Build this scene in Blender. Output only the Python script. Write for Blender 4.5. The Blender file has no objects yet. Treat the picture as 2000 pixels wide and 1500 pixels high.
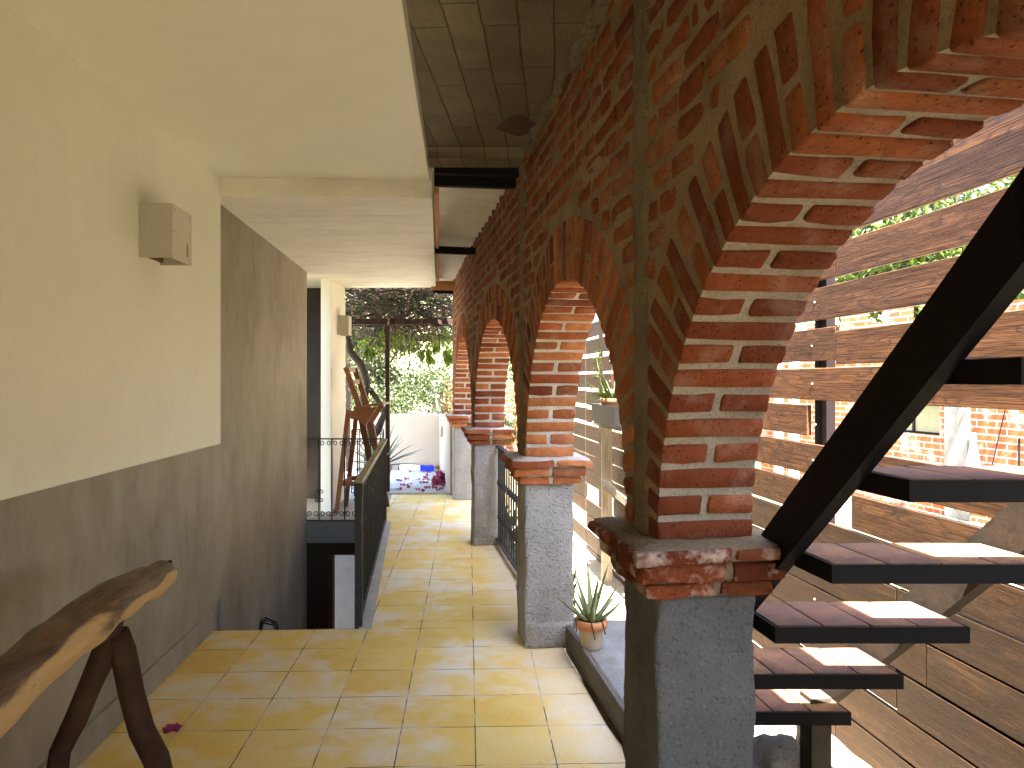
import bpy, math, random
from mathutils import Vector, noise
random.seed(7)
V = Vector
scene = bpy.context.scene
COL = scene.collection
EYE = 1.42          # lens height above the corridor tiles
F = 1405.0          # focal length in pixels of a 2000 px wide frame

# ------------------------------------------------------------------ nodes
class N:
    def __init__(s, name):
        s.m = bpy.data.materials.new(name); s.m.use_nodes = True
        s.t = s.m.node_tree; s.n = s.t.nodes; s.l = s.t.links
        s.b = s.n['Principled BSDF']; s.out = s.n['Material Output']
    def new(s, typ, **kw):
        x = s.n.new(typ)
        for k, v in kw.items():
            if k.startswith('i_'):
                key = k[2:]
                key = int(key) if key.isdigit() else key.replace('_', ' ')
                s.put(v, x.inputs[key])
            else: setattr(x, k, v)
        return x
    def put(s, v, inp):
        if isinstance(v, bpy.types.NodeSocket): s.l.new(v, inp)
        else:
            if isinstance(v, tuple) and len(v) == 3 and inp.type == 'RGBA': v = v + (1,)
            inp.default_value = v
    def co(s, kind='Object'):
        return s.new('ShaderNodeTexCoord').outputs[kind]
    def mapv(s, vec, scale=(1,1,1), loc=(0,0,0), rot=(0,0,0)):
        return s.new('ShaderNodeMapping', i_Vector=vec, i_Scale=scale, i_Location=loc, i_Rotation=rot).outputs[0]
    def noise(s, vec, scale, detail=4, rough=.55, dist=0):
        return s.new('ShaderNodeTexNoise', i_Vector=vec, i_Scale=scale, i_Detail=detail, i_Roughness=rough, i_Distortion=dist).outputs['Fac']
    def vor(s, vec, scale, out='Distance', feature='F1'):
        return s.new('ShaderNodeTexVoronoi', feature=feature, i_Vector=vec, i_Scale=scale).outputs[out]
    def ramp(s, fac, stops):
        r = s.new('ShaderNodeValToRGB', i_Fac=fac)
        e = r.color_ramp.elements
        while len(e) < len(stops): e.new(.5)
        for el, (p, c) in zip(e, stops):
            el.position = p
            el.color = (c, c, c, 1) if isinstance(c, (int, float)) else tuple(c) + (1,)
        return r.outputs['Color']
    def mix(s, fac, a, b, mode='MIX'):
        x = s.new('ShaderNodeMix', data_type='RGBA', blend_type=mode)
        s.put(fac, x.inputs[0]); s.put(a, x.inputs[6]); s.put(b, x.inputs[7])
        return x.outputs[2]
    def math(s, op, a, b=0.0, clamp=False):
        x = s.new('ShaderNodeMath', operation=op, use_clamp=clamp)
        s.put(a, x.inputs[0]); s.put(b, x.inputs[1])
        return x.outputs[0]
    def attr(s, name='tone'):
        a = s.new('ShaderNodeAttribute', attribute_name=name)
        return s.new('ShaderNodeSeparateColor', i_Color=a.outputs['Color'])
    def bump(s, h, strength=.5, dist=.01, normal=None):
        b = s.new('ShaderNodeBump', i_Height=h, i_Strength=strength, i_Distance=dist)
        if normal is not None: s.l.new(normal, b.inputs['Normal'])
        return b.outputs[0]
    def fin(s, color, rough=.8, normal=None, spec=.3, metal=0.0):
        s.put(color, s.b.inputs['Base Color']); s.put(rough, s.b.inputs['Roughness'])
        s.b.inputs['Specular IOR Level'].default_value = spec
        s.b.inputs['Metallic'].default_value = metal
        if normal is not None: s.l.new(normal, s.b.inputs['Normal'])
        return s.m

def m_brick(name, tint=(1,1,1), lime=.35):
    n = N(name); o = n.co(); t = n.attr()
    base = n.ramp(t.outputs['Red'], [(0,(.20,.052,.022)),(.35,(.32,.088,.034)),(.7,(.41,.135,.048)),(1,(.47,.19,.07))])
    pit = n.vor(o, 75); fine = n.noise(o, 90, 5, .7); mid = n.noise(o, 22, 4, .6); big = n.noise(o, 9, 3, .6)
    c = n.mix(n.ramp(mid, [(.35,0),(.7,.75)]), base, n.mix(.55, base, (.13,.035,.02)))
    c = n.mix(n.ramp(fine, [(.28,.8),(.42,0)]), c, (.07,.025,.015))
    c = n.mix(n.ramp(fine, [(.62,0),(.75,.35)]), c, (.55,.28,.15))
    v = n.math('ADD', n.math('MULTIPLY', t.outputs['Green'], .6), .62)
    c = n.mix(1.0, c, n.new('ShaderNodeCombineColor', i_Red=v, i_Green=v, i_Blue=v).outputs[0], 'MULTIPLY')
    c = n.mix(1.0, c, tint, 'MULTIPLY')
    c = n.mix(n.ramp(pit, [(.10,.75),(.2,0)]), c, (.05,.02,.012))
    lm = n.math('MULTIPLY', n.ramp(n.math('ADD', big, n.math('MULTIPLY', fine, .25)), [(.62,0),(.8,1)]), lime)
    c = n.mix(lm, c, (.55,.47,.40))
    h = n.math('ADD', n.math('ADD', n.math('MULTIPLY', fine, .6), mid), n.math('MULTIPLY', n.ramp(pit, [(.08,0),(.25,1)]), .5))
    return n.fin(c, .92, n.bump(h, 1.0, .007), .12)

def m_mortar(name, a, b):
    n = N(name); o = n.co()
    big = n.noise(o, 5, 4, .6); fine = n.noise(o, 120, 5, .7); mid = n.noise(o, 35, 4, .65)
    c = n.mix(n.ramp(big, [(.35,0),(.65,1)]), a, b)
    c = n.mix(n.ramp(fine, [(.35,.5),(.5,0)]), c, tuple(x*.45 for x in a))
    return n.fin(c, .95, n.bump(n.math('ADD', mid, n.math('MULTIPLY', fine, .6)), 1.0, .008), .1)

def m_rough_concrete(name, a, b, stain=(.10,.085,.065), pits=1.0, bd=.010):
    n = N(name); o = n.co()
    big = n.noise(o, 4, 5, .6); fine = n.noise(o, 110, 6, .75); mid = n.noise(o, 40, 4, .6)
    pv = n.vor(o, 55)
    c = n.mix(n.ramp(big, [(.35,0),(.65,1)]), a, b)
    c = n.mix(n.ramp(n.noise(n.mapv(o, (3,3,1)), 2.3, 5, .65), [(.55,0),(.75,.55)]), c, stain)
    c = n.mix(n.ramp(fine, [(.30,.7),(.46,0)]), c, tuple(x*.35 for x in a))
    c = n.mix(n.ramp(fine, [(.62,0),(.72,.5)]), c, (.62,.60,.56))
    h = n.math('ADD', n.math('MULTIPLY', fine, .7), n.math('MULTIPLY', n.ramp(pv, [(.08,0),(.35,1)]), .5*pits))
    h = n.math('ADD', h, mid)
    return n.fin(c, .95, n.bump(h, 1.0, bd), .1)

def m_plaster(name, a, b, streak=False, rough=.75, bump=.15, lo=.35, hi=.68, dirt=None):
    n = N(name); o = n.co()
    q = n.mapv(o, (1,1,.5)) if streak else o
    big = n.noise(q, 2.2, 6, .62, .4); mid = n.noise(q, 9, 5, .65, .3); fine = n.noise(o, 60, 4, .6)
    f = n.math('ADD', n.math('MULTIPLY', big, .6), n.math('MULTIPLY', mid, .4))
    c = n.mix(n.ramp(f, [(lo,0),(hi,1)]), a, b)
    c = n.mix(n.ramp(fine, [(.28,.22),(.42,0)]), c, tuple(x*.6 for x in a))
    if dirt:
        c = n.mix(n.ramp(n.noise(n.mapv(o, (.7,5,3)), 2, 5, .6), [(.5,0),(.7,.6)]), c, dirt)
    h = n.math('ADD', n.math('MULTIPLY', mid, .7), n.math('MULTIPLY', fine, .3))
    return n.fin(c, rough, n.bump(h, bump, .01), .25)

def m_wood(name, dark, light, grain=.8, rough=.6, knots=True, coord='UV', tone=True, dust_shade=None):
    n = N(name); uv = n.co(coord)
    if tone:
        t = n.attr(); off = n.new('ShaderNodeCombineXYZ', i_X=n.math('MULTIPLY', t.outputs['Blue'], 37.0), i_Y=n.math('MULTIPLY', t.outputs['Red'], 11.0)).outputs[0]
        uv2 = n.new('ShaderNodeVectorMath', operation='ADD', i_0=uv, i_1=off).outputs[0]
    else: uv2 = uv
    warp = n.noise(n.mapv(uv2, (1.1,5,1)), 1.4, 3, .5)
    wv = n.new('ShaderNodeVectorMath', operation='ADD', i_0=n.mapv(uv2, (.35,14,1)), i_1=n.new('ShaderNodeCombineXYZ', i_Y=n.math('MULTIPLY', warp, 5.0)).outputs[0]).outputs[0]
    w = n.new('ShaderNodeTexWave', wave_type='BANDS', bands_direction='Y', wave_profile='SAW', i_Vector=wv, i_Scale=1.0, i_Distortion=2.5, i_Detail=3.0, i_Detail_Scale=1.2).outputs['Fac']
    fib = n.noise(n.mapv(uv2, (1.4,150,1)), 2.0, 4, .7)
    big = n.noise(n.mapv(uv2, (.7,3,1)), 1.5, 3, .5)
    c = n.mix(n.ramp(w, [(0,.95*grain),(.22,.15),(.8,0),(1,.5*grain)]), light, dark)
    c = n.mix(n.ramp(fib, [(.40,.95),(.56,0)]), c, tuple(x*.45 for x in dark))
    c = n.mix(n.ramp(big, [(.35,.45),(.6,0)]), c, tuple(x*.8 for x in dark))
    if tone:
        v = n.math('ADD', n.math('MULTIPLY', t.outputs['Green'], .55), .7)
        c = n.mix(1.0, c, n.new('ShaderNodeCombineColor', i_Red=v, i_Green=v, i_Blue=v).outputs[0], 'MULTIPLY')
        if dust_shade:
            df = n.math('MULTIPLY', t.outputs['Red'], n.ramp(n.noise(uv2, 7, 4, .7), [(.25,.45),(.6,1)]))
            c = n.mix(df, c, dust_shade)
    if knots:
        k = n.vor(n.mapv(uv2, (1.3,5.2,1)), 1.0)
        c = n.mix(n.ramp(k, [(.02,.9),(.075,0)]), c, (.035,.017,.01))
    h = n.math('ADD', n.math('MULTIPLY', fib, .7), n.math('MULTIPLY', w, .4))
    return n.fin(c, rough, n.bump(h, .5, .004), .3)

def m_metal(name, c, rough=.45, rust=None, wear=.5, spec=.3):
    n = N(name); o = n.co()
    f = n.noise(o, 14, 5, .65); g = n.noise(o, 70, 4, .6)
    col = n.mix(n.ramp(g, [(.4,.0),(.75,.5)]), c, tuple(min(1, x*2.2) for x in c))
    if rust: col = n.mix(n.ramp(f, [(wear,0),(wear+.15,.85)]), col, rust)
    return n.fin(col, n.ramp(g, [(.3,rough-.12),(.7,rough+.15)]), n.bump(g, .15, .003), spec)

def m_simple(name, c, d=None, scale=12, rough=.6, bump=.2, spec=.3):
    n = N(name); o = n.co(); f = n.noise(o, scale, 5, .6); g = n.noise(o, scale*6, 4, .6)
    col = n.mix(n.ramp(n.math('ADD', n.math('MULTIPLY', f, .7), n.math('MULTIPLY', g, .3)), [(.35,0),(.65,1)]), c, d or tuple(x*.7 for x in c))
    return n.fin(col, rough, n.bump(g, bump, .004), spec)

def m_leaf(name, a, b, trans=.35, tip=None):
    n = N(name); t = n.attr()
    c = n.mix(t.outputs['Red'], a, b)
    if tip: c = n.mix(n.ramp(t.outputs['Green'], [(.6,0),(1,1)]), c, tip)
    n.fin(c, .5, None, .3)
    tr = n.new('ShaderNodeBsdfTranslucent', i_Color=n.mix(.5, c, (.09,.14,.012)))
    mx = n.new('ShaderNodeMixShader', i_0=trans)
    n.l.new(n.b.outputs[0], mx.inputs[1]); n.l.new(tr.outputs[0], mx.inputs[2]); n.l.new(mx.outputs[0], n.out.inputs[0])
    return n.m

def m_tiles():
    n = N('yellow cement tiles'); uv = n.co('UV'); o = n.co()
    warp = n.new('ShaderNodeVectorMath', operation='SCALE', i_0=n.new('ShaderNodeTexNoise', i_Vector=uv, i_Scale=6.0, i_Detail=4.0).outputs['Color'], i_3=.02)
    warp.inputs['Scale'].default_value = .022
    uw = n.new('ShaderNodeVectorMath', operation='ADD', i_0=uv, i_1=warp.outputs[0]).outputs[0]
    br = n.new('ShaderNodeTexBrick', offset=0.0, i_Vector=uw, i_Scale=1.0, i_Mortar_Size=.009, i_Mortar_Smooth=.25, i_Bias=0.0, i_Brick_Width=1.0, i_Row_Height=1.0)
    fl = n.new('ShaderNodeVectorMath', operation='FLOOR', i_0=uw).outputs[0]
    wn = n.new('ShaderNodeTexWhiteNoise', noise_dimensions='2D', i_Vector=fl).outputs['Value']
    c = n.ramp(wn, [(0,(.71,.465,.095)),(.4,(.76,.52,.11)),(.75,(.78,.55,.135)),(1,(.74,.545,.19))])
    cloud = n.noise(o, 5.5, 5, .6, .5)
    c = n.mix(n.ramp(cloud, [(.38,0),(.7,.6)]), c, (.76,.62,.27))
    c = n.mix(n.ramp(n.noise(o, 3.1, 4, .6), [(.55,0),(.75,.6)]), c, (.62,.39,.08))
    worn = n.math('MULTIPLY', n.noise(o, 1.9, 5, .55, .4), n.math('ADD', n.noise(o, 7, 4, .6), .5))
    c = n.mix(n.ramp(worn, [(.47,0),(.66,.8)]), c, (.74,.68,.56))
    # skylight through the arches painted as a pale band (follows the pier line)
    sx = n.new('ShaderNodeSeparateXYZ', i_Vector=o)
    edge = n.math('ADD', n.math('SUBTRACT', n.math('ADD', sx.outputs['X'], n.math('MULTIPLY', sx.outputs['Y'], .155)), .42), n.math('MULTIPLY', n.math('SUBTRACT', n.noise(o, 6, 5, .65), .5), .55))
    c = n.mix(n.ramp(edge, [(.10,0),(.34,.6)]), c, (.66,.58,.44))
    fine = n.noise(o, 80, 4, .6)
    c = n.mix(n.ramp(fine, [(.3,.3),(.42,0)]), c, (.25,.15,.06))
    cr = n.ramp(n.vor(n.new('ShaderNodeVectorMath', operation='ADD', i_0=n.mapv(o, (1.3,3.2,1)), i_1=n.new('ShaderNodeVectorMath', operation='SCALE', i_0=n.new('ShaderNodeTexNoise', i_Vector=o, i_Scale=3.0).outputs['Color']).outputs[0]).outputs[0], 1.0, 'Distance', 'DISTANCE_TO_EDGE'), [(.0,1),(.006,0)])
    far = n.ramp(sx.outputs['Y'], [(0,0),(1,1)])
    crm = n.math('MULTIPLY', n.math('MULTIPLY', cr, n.ramp(n.math('MULTIPLY', sx.outputs['Y'], .1), [(.42,0),(.5,.9)])), n.ramp(n.noise(o, 1.1, 2), [(.46,0),(.55,.7)]))
    c = n.mix(crm, c, (.16,.11,.06))
    seam = n.mix(n.ramp(n.noise(o, 4, 3), [(.45,0),(.55,1)]), (.10,.075,.05), (.50,.46,.42))
    c = n.mix(br.outputs['Fac'], c, seam)
    h = n.math('SUBTRACT', n.math('MULTIPLY', cloud, .15), br.outputs['Fac'])
    r = n.ramp(cloud, [(.3,.58),(.7,.75)])
    return n.fin(c, r, n.bump(h, .5, .004), .22)

def m_boardform():
    n = N('board formed concrete'); o = n.co()
    q = n.mapv(o, (1,1,1), rot=(0,0,math.radians(-86.5)))
    wq = n.new('ShaderNodeVectorMath', operation='ADD', i_0=q, i_1=n.new('ShaderNodeVectorMath', operation='SCALE', i_0=n.new('ShaderNodeTexNoise', i_Vector=o, i_Scale=5.0, i_Detail=4.0).outputs['Color']).outputs[0])
    wq.inputs[1].links[0].from_node.inputs['Scale'].default_value = .014
    br = n.new('ShaderNodeTexBrick', offset=.31, i_Vector=wq.outputs[0], i_Scale=1.0, i_Mortar_Size=.004, i_Mortar_Smooth=.6, i_Brick_Width=.5, i_Row_Height=.125, i_Color1=(.0,.0,.0), i_Color2=(1,1,1))
    big = n.noise(o, 2.5, 5, .6); fine = n.noise(n.mapv(o, (8,1.5,1)), 12, 5, .7)
    c = n.mix(br.outputs['Color'], (.165,.135,.085), (.27,.22,.14))
    c = n.mix(n.ramp(big, [(.4,.6),(.65,0)]), c, (.13,.105,.065))
    c = n.mix(n.ramp(fine, [(.3,.45),(.5,0)]), c, (.11,.09,.055))
    seam = n.math('MULTIPLY', br.outputs['Fac'], n.ramp(n.noise(o, 9, 4, .7), [(.35,.15),(.6,1)]))
    c = n.mix(seam, c, (.10,.08,.05))
    h = n.math('SUBTRACT', n.math('ADD', n.math('MULTIPLY', fine, .35), n.math('MULTIPLY', n.noise(o, 14, 5, .7), .4)), br.outputs['Fac'])
    return n.fin(c, .95, n.bump(h, .8, .012), .1)

def m_wallbrick():
    n = N('neighbour brickwork'); uv = n.co('UV'); o = n.co()
    br = n.new('ShaderNodeTexBrick', offset=.5, i_Vector=uv, i_Scale=1.0, i_Mortar_Size=.013, i_Mortar_Smooth=.35, i_Bias=0.0, i_Brick_Width=.27, i_Row_Height=.085, i_Color1=(.20,.048,.016), i_Color2=(.26,.085,.028))
    f = n.noise(uv, 3, 5, .65); g = n.noise(uv, 40, 4, .7)
    c = n.mix(n.ramp(g, [(.35,.5),(.6,0)]), br.outputs['Color'], (.2,.06,.025))
    mm = n.math('MAXIMUM', br.outputs['Fac'], n.ramp(n.math('ADD', f, n.math('MULTIPLY', g, .25)), [(.66,0),(.74,.85)]))
    c = n.mix(mm, c, (.27,.22,.175))
    return n.fin(c, .9, n.bump(n.math('SUBTRACT', g, br.outputs['Fac']), .6, .01), .15)

M = {}
M['brick'] = m_brick('handmade red brick', (1,1,1), .13)
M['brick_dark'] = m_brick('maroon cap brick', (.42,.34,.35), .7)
M['mortar'] = m_mortar('lime mortar', (.46,.41,.35), (.60,.56,.50))
M['mortar_shaded'] = m_mortar('shade toned arch mortar', (.25,.215,.175), (.36,.32,.27))  # darker mortar copy, shade of the near arch painted in
M['mortar_face'] = m_mortar('brown face mortar', (.22,.152,.092), (.31,.225,.145))
M['tie'] = m_rough_concrete('tie column concrete', (.165,.122,.078), (.235,.182,.122), (.14,.075,.04))
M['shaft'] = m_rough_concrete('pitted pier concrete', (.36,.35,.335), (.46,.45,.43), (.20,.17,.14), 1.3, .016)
M['shaft_shaded'] = m_rough_concrete('shade darkened pier concrete', (.095,.095,.097), (.145,.145,.147), (.065,.052,.042))  # darker concrete copy, shade on the near piers painted in
M['rslab'] = m_rough_concrete('bluish alley slab', (.20,.205,.205), (.27,.275,.27), (.15,.145,.13), .5, .004)
M['ncon'] = m_rough_concrete('neighbour concrete', (.13,.125,.11), (.19,.18,.16), (.09,.08,.06))
M['slabc'] = m_rough_concrete('weathered slab concrete', (.38,.37,.34), (.48,.46,.42), (.28,.25,.20), .5, .004)
M['tiles'] = m_tiles()
M['white'] = m_plaster('cream white wall paint', (.74,.73,.62), (.79,.78,.67), False, .6, .10)
M['beam'] = m_plaster('aged white plaster', (.68,.66,.58), (.79,.775,.705), False, .75, .2, dirt=(.58,.52,.44))
M['grey'] = m_plaster('smoothed grey cement plaster', (.20,.172,.125), (.34,.30,.23), True, .6, .35, .33, .62)
M['form'] = m_boardform()
M['cream'] = m_plaster('cream parapet render', (.38,.305,.225), (.43,.35,.265), False, .85, .3)
M['dimgrey'] = m_plaster('dim grey basement paint', (.13,.13,.13), (.17,.17,.17), False, .7, .1)
M['blueg'] = m_simple('slate grey painted beam', (.16,.19,.22), (.20,.23,.26), 5, .6)
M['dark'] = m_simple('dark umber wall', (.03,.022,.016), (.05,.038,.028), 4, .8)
M['fence'] = m_wood('weathered fence boards', (.038,.013,.005), (.18,.074,.021), 1.0, .7, True, dust_shade=(.033,.0215,.0105))  # low boards: dust colour darkened to carry the alley shade
M['chairw'] = m_wood('varnished chair wood', (.14,.05,.018), (.28,.115,.04), .5, .45, False)
M['log'] = None
M['black'] = m_metal('black painted steel', (.006,.0055,.006), .65, None, .5, .12)
M['iron'] = m_metal('black wrought iron', (.02,.02,.02), .55, (.10,.085,.065), .56)
M['rusty'] = m_metal('dark red primer steel', (.028,.013,.010), .6, (.05,.022,.014), .5)
M['dusty'] = m_metal('dusty brown steel', (.045,.036,.027), .8, (.065,.053,.042), .42, .1)
M['galv'] = m_plaster('fibre cement sheet', (.34,.32,.28), (.46,.44,.40), False, .8, .2)
M['clay'] = m_simple('clay edging tile', (.50,.26,.12), (.36,.17,.08), 9, .8)
M['terra'] = m_simple('terracotta pot', (.52,.20,.09), (.60,.33,.16), 10, .75)
M['potband'] = m_simple('limey pot wall', (.56,.40,.22), (.50,.44,.36), 14, .8)
M['soil'] = m_simple('dry potting soil', (.07,.045,.03), (.12,.08,.05), 40, .95, 1)
M['aloe'] = m_leaf('aloe leaf', (.24,.33,.16), (.40,.45,.22), .12, (.48,.40,.20))
M['agave'] = m_leaf('agave leaf', (.10,.16,.10), (.16,.22,.13), .05)
M['leaf'] = m_leaf('hillside leaf', (.012,.022,.006), (.034,.046,.012), .3)
M['leafy'] = m_leaf('bright shrub leaf', (.04,.07,.011), (.10,.125,.022), .35)
M['vleaf'] = m_leaf('vine leaf', (.06,.13,.015), (.16,.22,.03), .5)
M['petal'] = m_leaf('magenta bract', (.28,.015,.09), (.42,.04,.17), .3)
M['twig'] = m_simple('dry vine twig', (.19,.15,.105), (.10,.07,.045), 18, .85)
M['bark'] = m_simple('dark vine bark', (.03,.022,.016), (.06,.046,.035), 20, .9, .8)
M['sand'] = m_rough_concrete('sandy rubble ground', (.40,.34,.245), (.50,.43,.32), (.28,.22,.15), 1, .02)
M['earth'] = m_simple('dry earth', (.32,.25,.16), (.22,.2,.1), 2, .95, .6)
M['stone'] = m_rough_concrete('rough stone', (.25,.22,.18), (.36,.33,.28), (.2,.16,.12))
M['blue'] = m_simple('blue plastic', (.01,.035,.50), (.015,.05,.55), 5, .4)
M['plastic'] = m_simple('black planter plastic', (.02,.02,.02), (.035,.035,.035), 8, .45)
M['nail'] = m_metal('zinc screw', (.35,.33,.30), .4)
M['nbrick'] = m_wallbrick()
M['cloth'] = m_simple('pale blue cloth', (.30,.33,.38), (.36,.38,.42), 6, .9)
M['pane'] = m_simple('dim window glass', (.12,.12,.07), (.16,.15,.09), 2, .15, 0, .6)
M['paint'] = m_plaster('shaded sconce paint', (.40,.375,.30), (.47,.44,.36), False, .6, .1)  # darker than the front: shade on the sides put into the paint
M['paintl'] = m_plaster('painted sconce front', (.56,.52,.42), (.62,.58,.48), False, .6, .1)  # lighter copy of the sconce paint for its lit front
M['rawwood'] = m_wood('bare brown wood', (.10,.04,.015), (.20,.09,.035), .6, .6, False, 'Object', False)
M['palew'] = m_wood('pale weathered timber', (.30,.24,.16), (.52,.44,.32), .6, .8, False)
M['greyw'] = m_wood('grey weathered plank', (.10,.088,.072), (.24,.215,.18), .6, .8, False)
M['glass'] = m_simple('frosted lamp glass', (.45,.47,.5), (.52,.54,.56), 10, .25)
M['olive_rail'] = m_metal('olive flat rail', (.20,.19,.10), .5, (.32,.31,.17), .45)  # olive metal with paler olive blotches
# stair tiles
n = N('clay stair tiles'); o = n.co(); t = n.attr()
c = n.ramp(t.outputs['Red'], [(0,(.14,.07,.045)),(.5,(.19,.095,.055)),(1,(.25,.125,.05))])
c = n.mix(n.ramp(n.noise(o, 13, 6, .7), [(.42,0),(.62,.75)]), c, (.09,.055,.045))
c = n.mix(n.ramp(n.noise(o, 30, 5, .7), [(.55,0),(.72,.6)]), c, (.28,.14,.055))
M['stile'] = n.fin(c, .75, n.bump(n.noise(o, 90, 5, .7), .5, .003), .15)
# driftwood: brown heartwood with pale sapwood patches
n = N('barked branch wood'); o = n.co(); t = n.attr()
g = n.noise(n.mapv(o, (18,2.2,18)), 2, 5, .65, .6); p = n.noise(n.mapv(o, (6,2.2,6)), 1.5, 5, .6, .8)
c = n.mix(n.ramp(g, [(.35,0),(.65,1)]), (.05,.026,.013), (.165,.088,.043))
sap = n.ramp(n.math('ADD', n.math('MULTIPLY', p, .6), n.math('MULTIPLY', t.outputs['Red'], .5)), [(.50,0),(.60,1)])
c = n.mix(sap, c, n.mix(g, (.40,.23,.085), (.58,.38,.16)))
c = n.mix(n.ramp(n.noise(n.mapv(o, (30,1.2,30)), 2, 3, .6), [(.3,.85),(.4,0)]), c, (.03,.015,.008))
M['fork'] = m_simple('dark peeled branch', (.028,.013,.008), (.075,.036,.019), 9, .8, .8, .15)
M['log'] = n.fin(c, .5, n.bump(n.math('ADD', g, p), .6, .01), .4)
# thin pale corrugated sheet, opaque
n = N('aged opaque roof sheet'); o = n.co()
c = n.mix(n.ramp(n.noise(o, 3, 5, .6), [(.35,0),(.65,1)]), (.66,.63,.56), (.76,.73,.65))
n.fin(c, .7, None, .2)
M['sheet'] = n.m

# ------------------------------------------------------------------ mesh builder
ORG = {}
def nv(p, s, seed=0.0):
    return noise.noise_vector(V((p[0]*s+seed, p[1]*s-seed*.7, p[2]*s+seed*1.3)))
def rt(): return (random.random(), random.random(), random.random())
class MB:
    def __init__(s): s.v = []; s.f = []; s.t = []; s.uv = {}
    def add(s, vs, fs, tone=(.5,.5,.5), uvs=None):
        b = len(s.v)
        s.v.extend([V(p) for p in vs])
        s.t.extend(tone if isinstance(tone, list) else [tone]*len(vs))
        for i, f in enumerate(fs):
            if uvs: s.uv[len(s.f)] = uvs[i]
            s.f.append([b+k for k in f])
        return b
    def box(s, c, h, ax=None, tone=(.5,.5,.5), uvlong=None):
        ax = ax or (V((1,0,0)), V((0,1,0)), V((0,0,1)))
        c = V(c); P = []
        for i in (-1,1):
            for j in (-1,1):
                for k in (-1,1): P.append(c+ax[0]*h[0]*i+ax[1]*h[1]*j+ax[2]*h[2]*k)
        s.add(P, [(0,1,3,2),(4,6,7,5),(0,4,5,1),(2,3,7,6),(0,2,6,4),(1,5,7,3)], tone)
    def bar(s, a, b, w, d=None, up=V((0,0,1)), tone=(.5,.5,.5)):
        a = V(a); b = V(b); z = (b-a); L = z.length; z = z/L
        if abs(z.dot(up)) > .99: up = V((0,1,0))
        x = up.cross(z).normalized(); y = z.cross(x)
        s.box((a+b)/2, (w/2, (d or w)/2, L/2), (x, y, z), tone)
    def tube(s, pts, rad, seg=8, tone=(.5,.5,.5), wob=0, caps=True, flat=1.0):
        pts = [V(p) for p in pts]; n_ = len(pts)
        R = rad if isinstance(rad, list) else [rad]*n_
        u = None; vs = []; 
        for i, p in enumerate(pts):
            d = (pts[min(i+1, n_-1)]-pts[max(i-1, 0)]).normalized()
            if u is None: u = d.cross(V((0,0,1)) if abs(d.z) < .9 else V((1,0,0))).normalized()
            u = (u-d*u.dot(d)).normalized(); w = d.cross(u)
            for k in range(seg):
                a = 2*math.pi*k/seg
                q = p+(u*math.cos(a)+w*math.sin(a)*flat)*R[i]
                if wob: q = q+nv(q, 9, 3.1)*wob*R[i]
                vs.append(q)
        fs = [(i*seg+k, i*seg+(k+1) % seg, (i+1)*seg+(k+1) % seg, (i+1)*seg+k) for i in range(n_-1) for k in range(seg)]
        if caps: fs += [tuple(range(seg))[::-1], tuple(range((n_-1)*seg, n_*seg))]
        s.add(vs, fs, tone)
    def lathe(s, c, prof, seg=20, tone=(.5,.5,.5)):
        c = V(c); vs = []
        for r, z in prof:
            for k in range(seg):
                a = 2*math.pi*k/seg; vs.append(c+V((r*math.cos(a), r*math.sin(a), z)))
        m = len(prof)
        s.add(vs, [(i*seg+k, i*seg+(k+1) % seg, (i+1)*seg+(k+1) % seg, (i+1)*seg+k) for i in range(m-1) for k in range(seg)], tone)
    def prism(s, poly, z0, z1, tone=(.5,.5,.5)):
        m = len(poly); zf = lambda z, p: z(p[0], p[1]) if callable(z) else z
        vs = [(p[0], p[1], zf(z0, p)) for p in poly]+[(p[0], p[1], zf(z1, p)) for p in poly]
        s.add(vs, [tuple(range(m))[::-1], tuple(range(m, 2*m))]+[(i, (i+1) % m, m+(i+1) % m, m+i) for i in range(m)], tone)
    def extrude(s, poly3, vec, tone=(.5,.5,.5)):
        m = len(poly3); vec = V(vec)
        vs = [V(p) for p in poly3]+[V(p)+vec for p in poly3]
        s.add(vs, [tuple(range(m))[::-1], tuple(range(m, 2*m))]+[(i, (i+1) % m, m+(i+1) % m, m+i) for i in range(m)], tone)
    def rough(s, c, h, ax, sub=.03, amp=.006, rnd=.02, sc=9, tone=(.5,.5,.5)):
        """solid with worn arrises: a finely divided box pushed about by noise"""
        c = V(c); seed = random.random()*50
        cnt = [max(2, int(2*x/sub)) for x in h]; idx = {}; vs = []; fs = []
        def vid(i, j, k):
            key = (i, j, k)
            if key not in idx:
                p = [-h[a]+2*h[a]*q/cnt[a] for a, q in enumerate(key)]
                e = min(rnd, *h)
                q = [max(-h[a]+e, min(h[a]-e, p[a])) for a in range(3)]
                d = V([p[a]-q[a] for a in range(3)])
                if d.length > e: d = d.normalized()*e
                w = c+ax[0]*(q[0]+d[0])+ax[1]*(q[1]+d[1])+ax[2]*(q[2]+d[2])
                w = w+nv(w, sc, seed)*amp+nv(w, sc*4, seed)*amp*.4
                idx[key] = len(vs); vs.append(w)
            return idx[key]
        a, b, d = cnt
        for i in range(a):
            for j in range(b):
                for k, fl in ((0, 1), (d, 0)):
                    q = (vid(i,j,k), vid(i,j+1,k), vid(i+1,j+1,k), vid(i+1,j,k)); fs.append(q if fl else q[::-1])
        for i in range(a):
            for k in range(d):
                for j, fl in ((0, 1), (b, 0)):
                    q = (vid(i,j,k), vid(i+1,j,k), vid(i+1,j,k+1), vid(i,j,k+1)); fs.append(q if fl else q[::-1])
        for j in range(b):
            for k in range(d):
                for i, fl in ((0, 1), (a, 0)):
                    q = (vid(i,j,k), vid(i,j,k+1), vid(i,j+1,k+1), vid(i,j+1,k)); fs.append(q if fl else q[::-1])
        s.add(vs, fs, tone)
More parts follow.
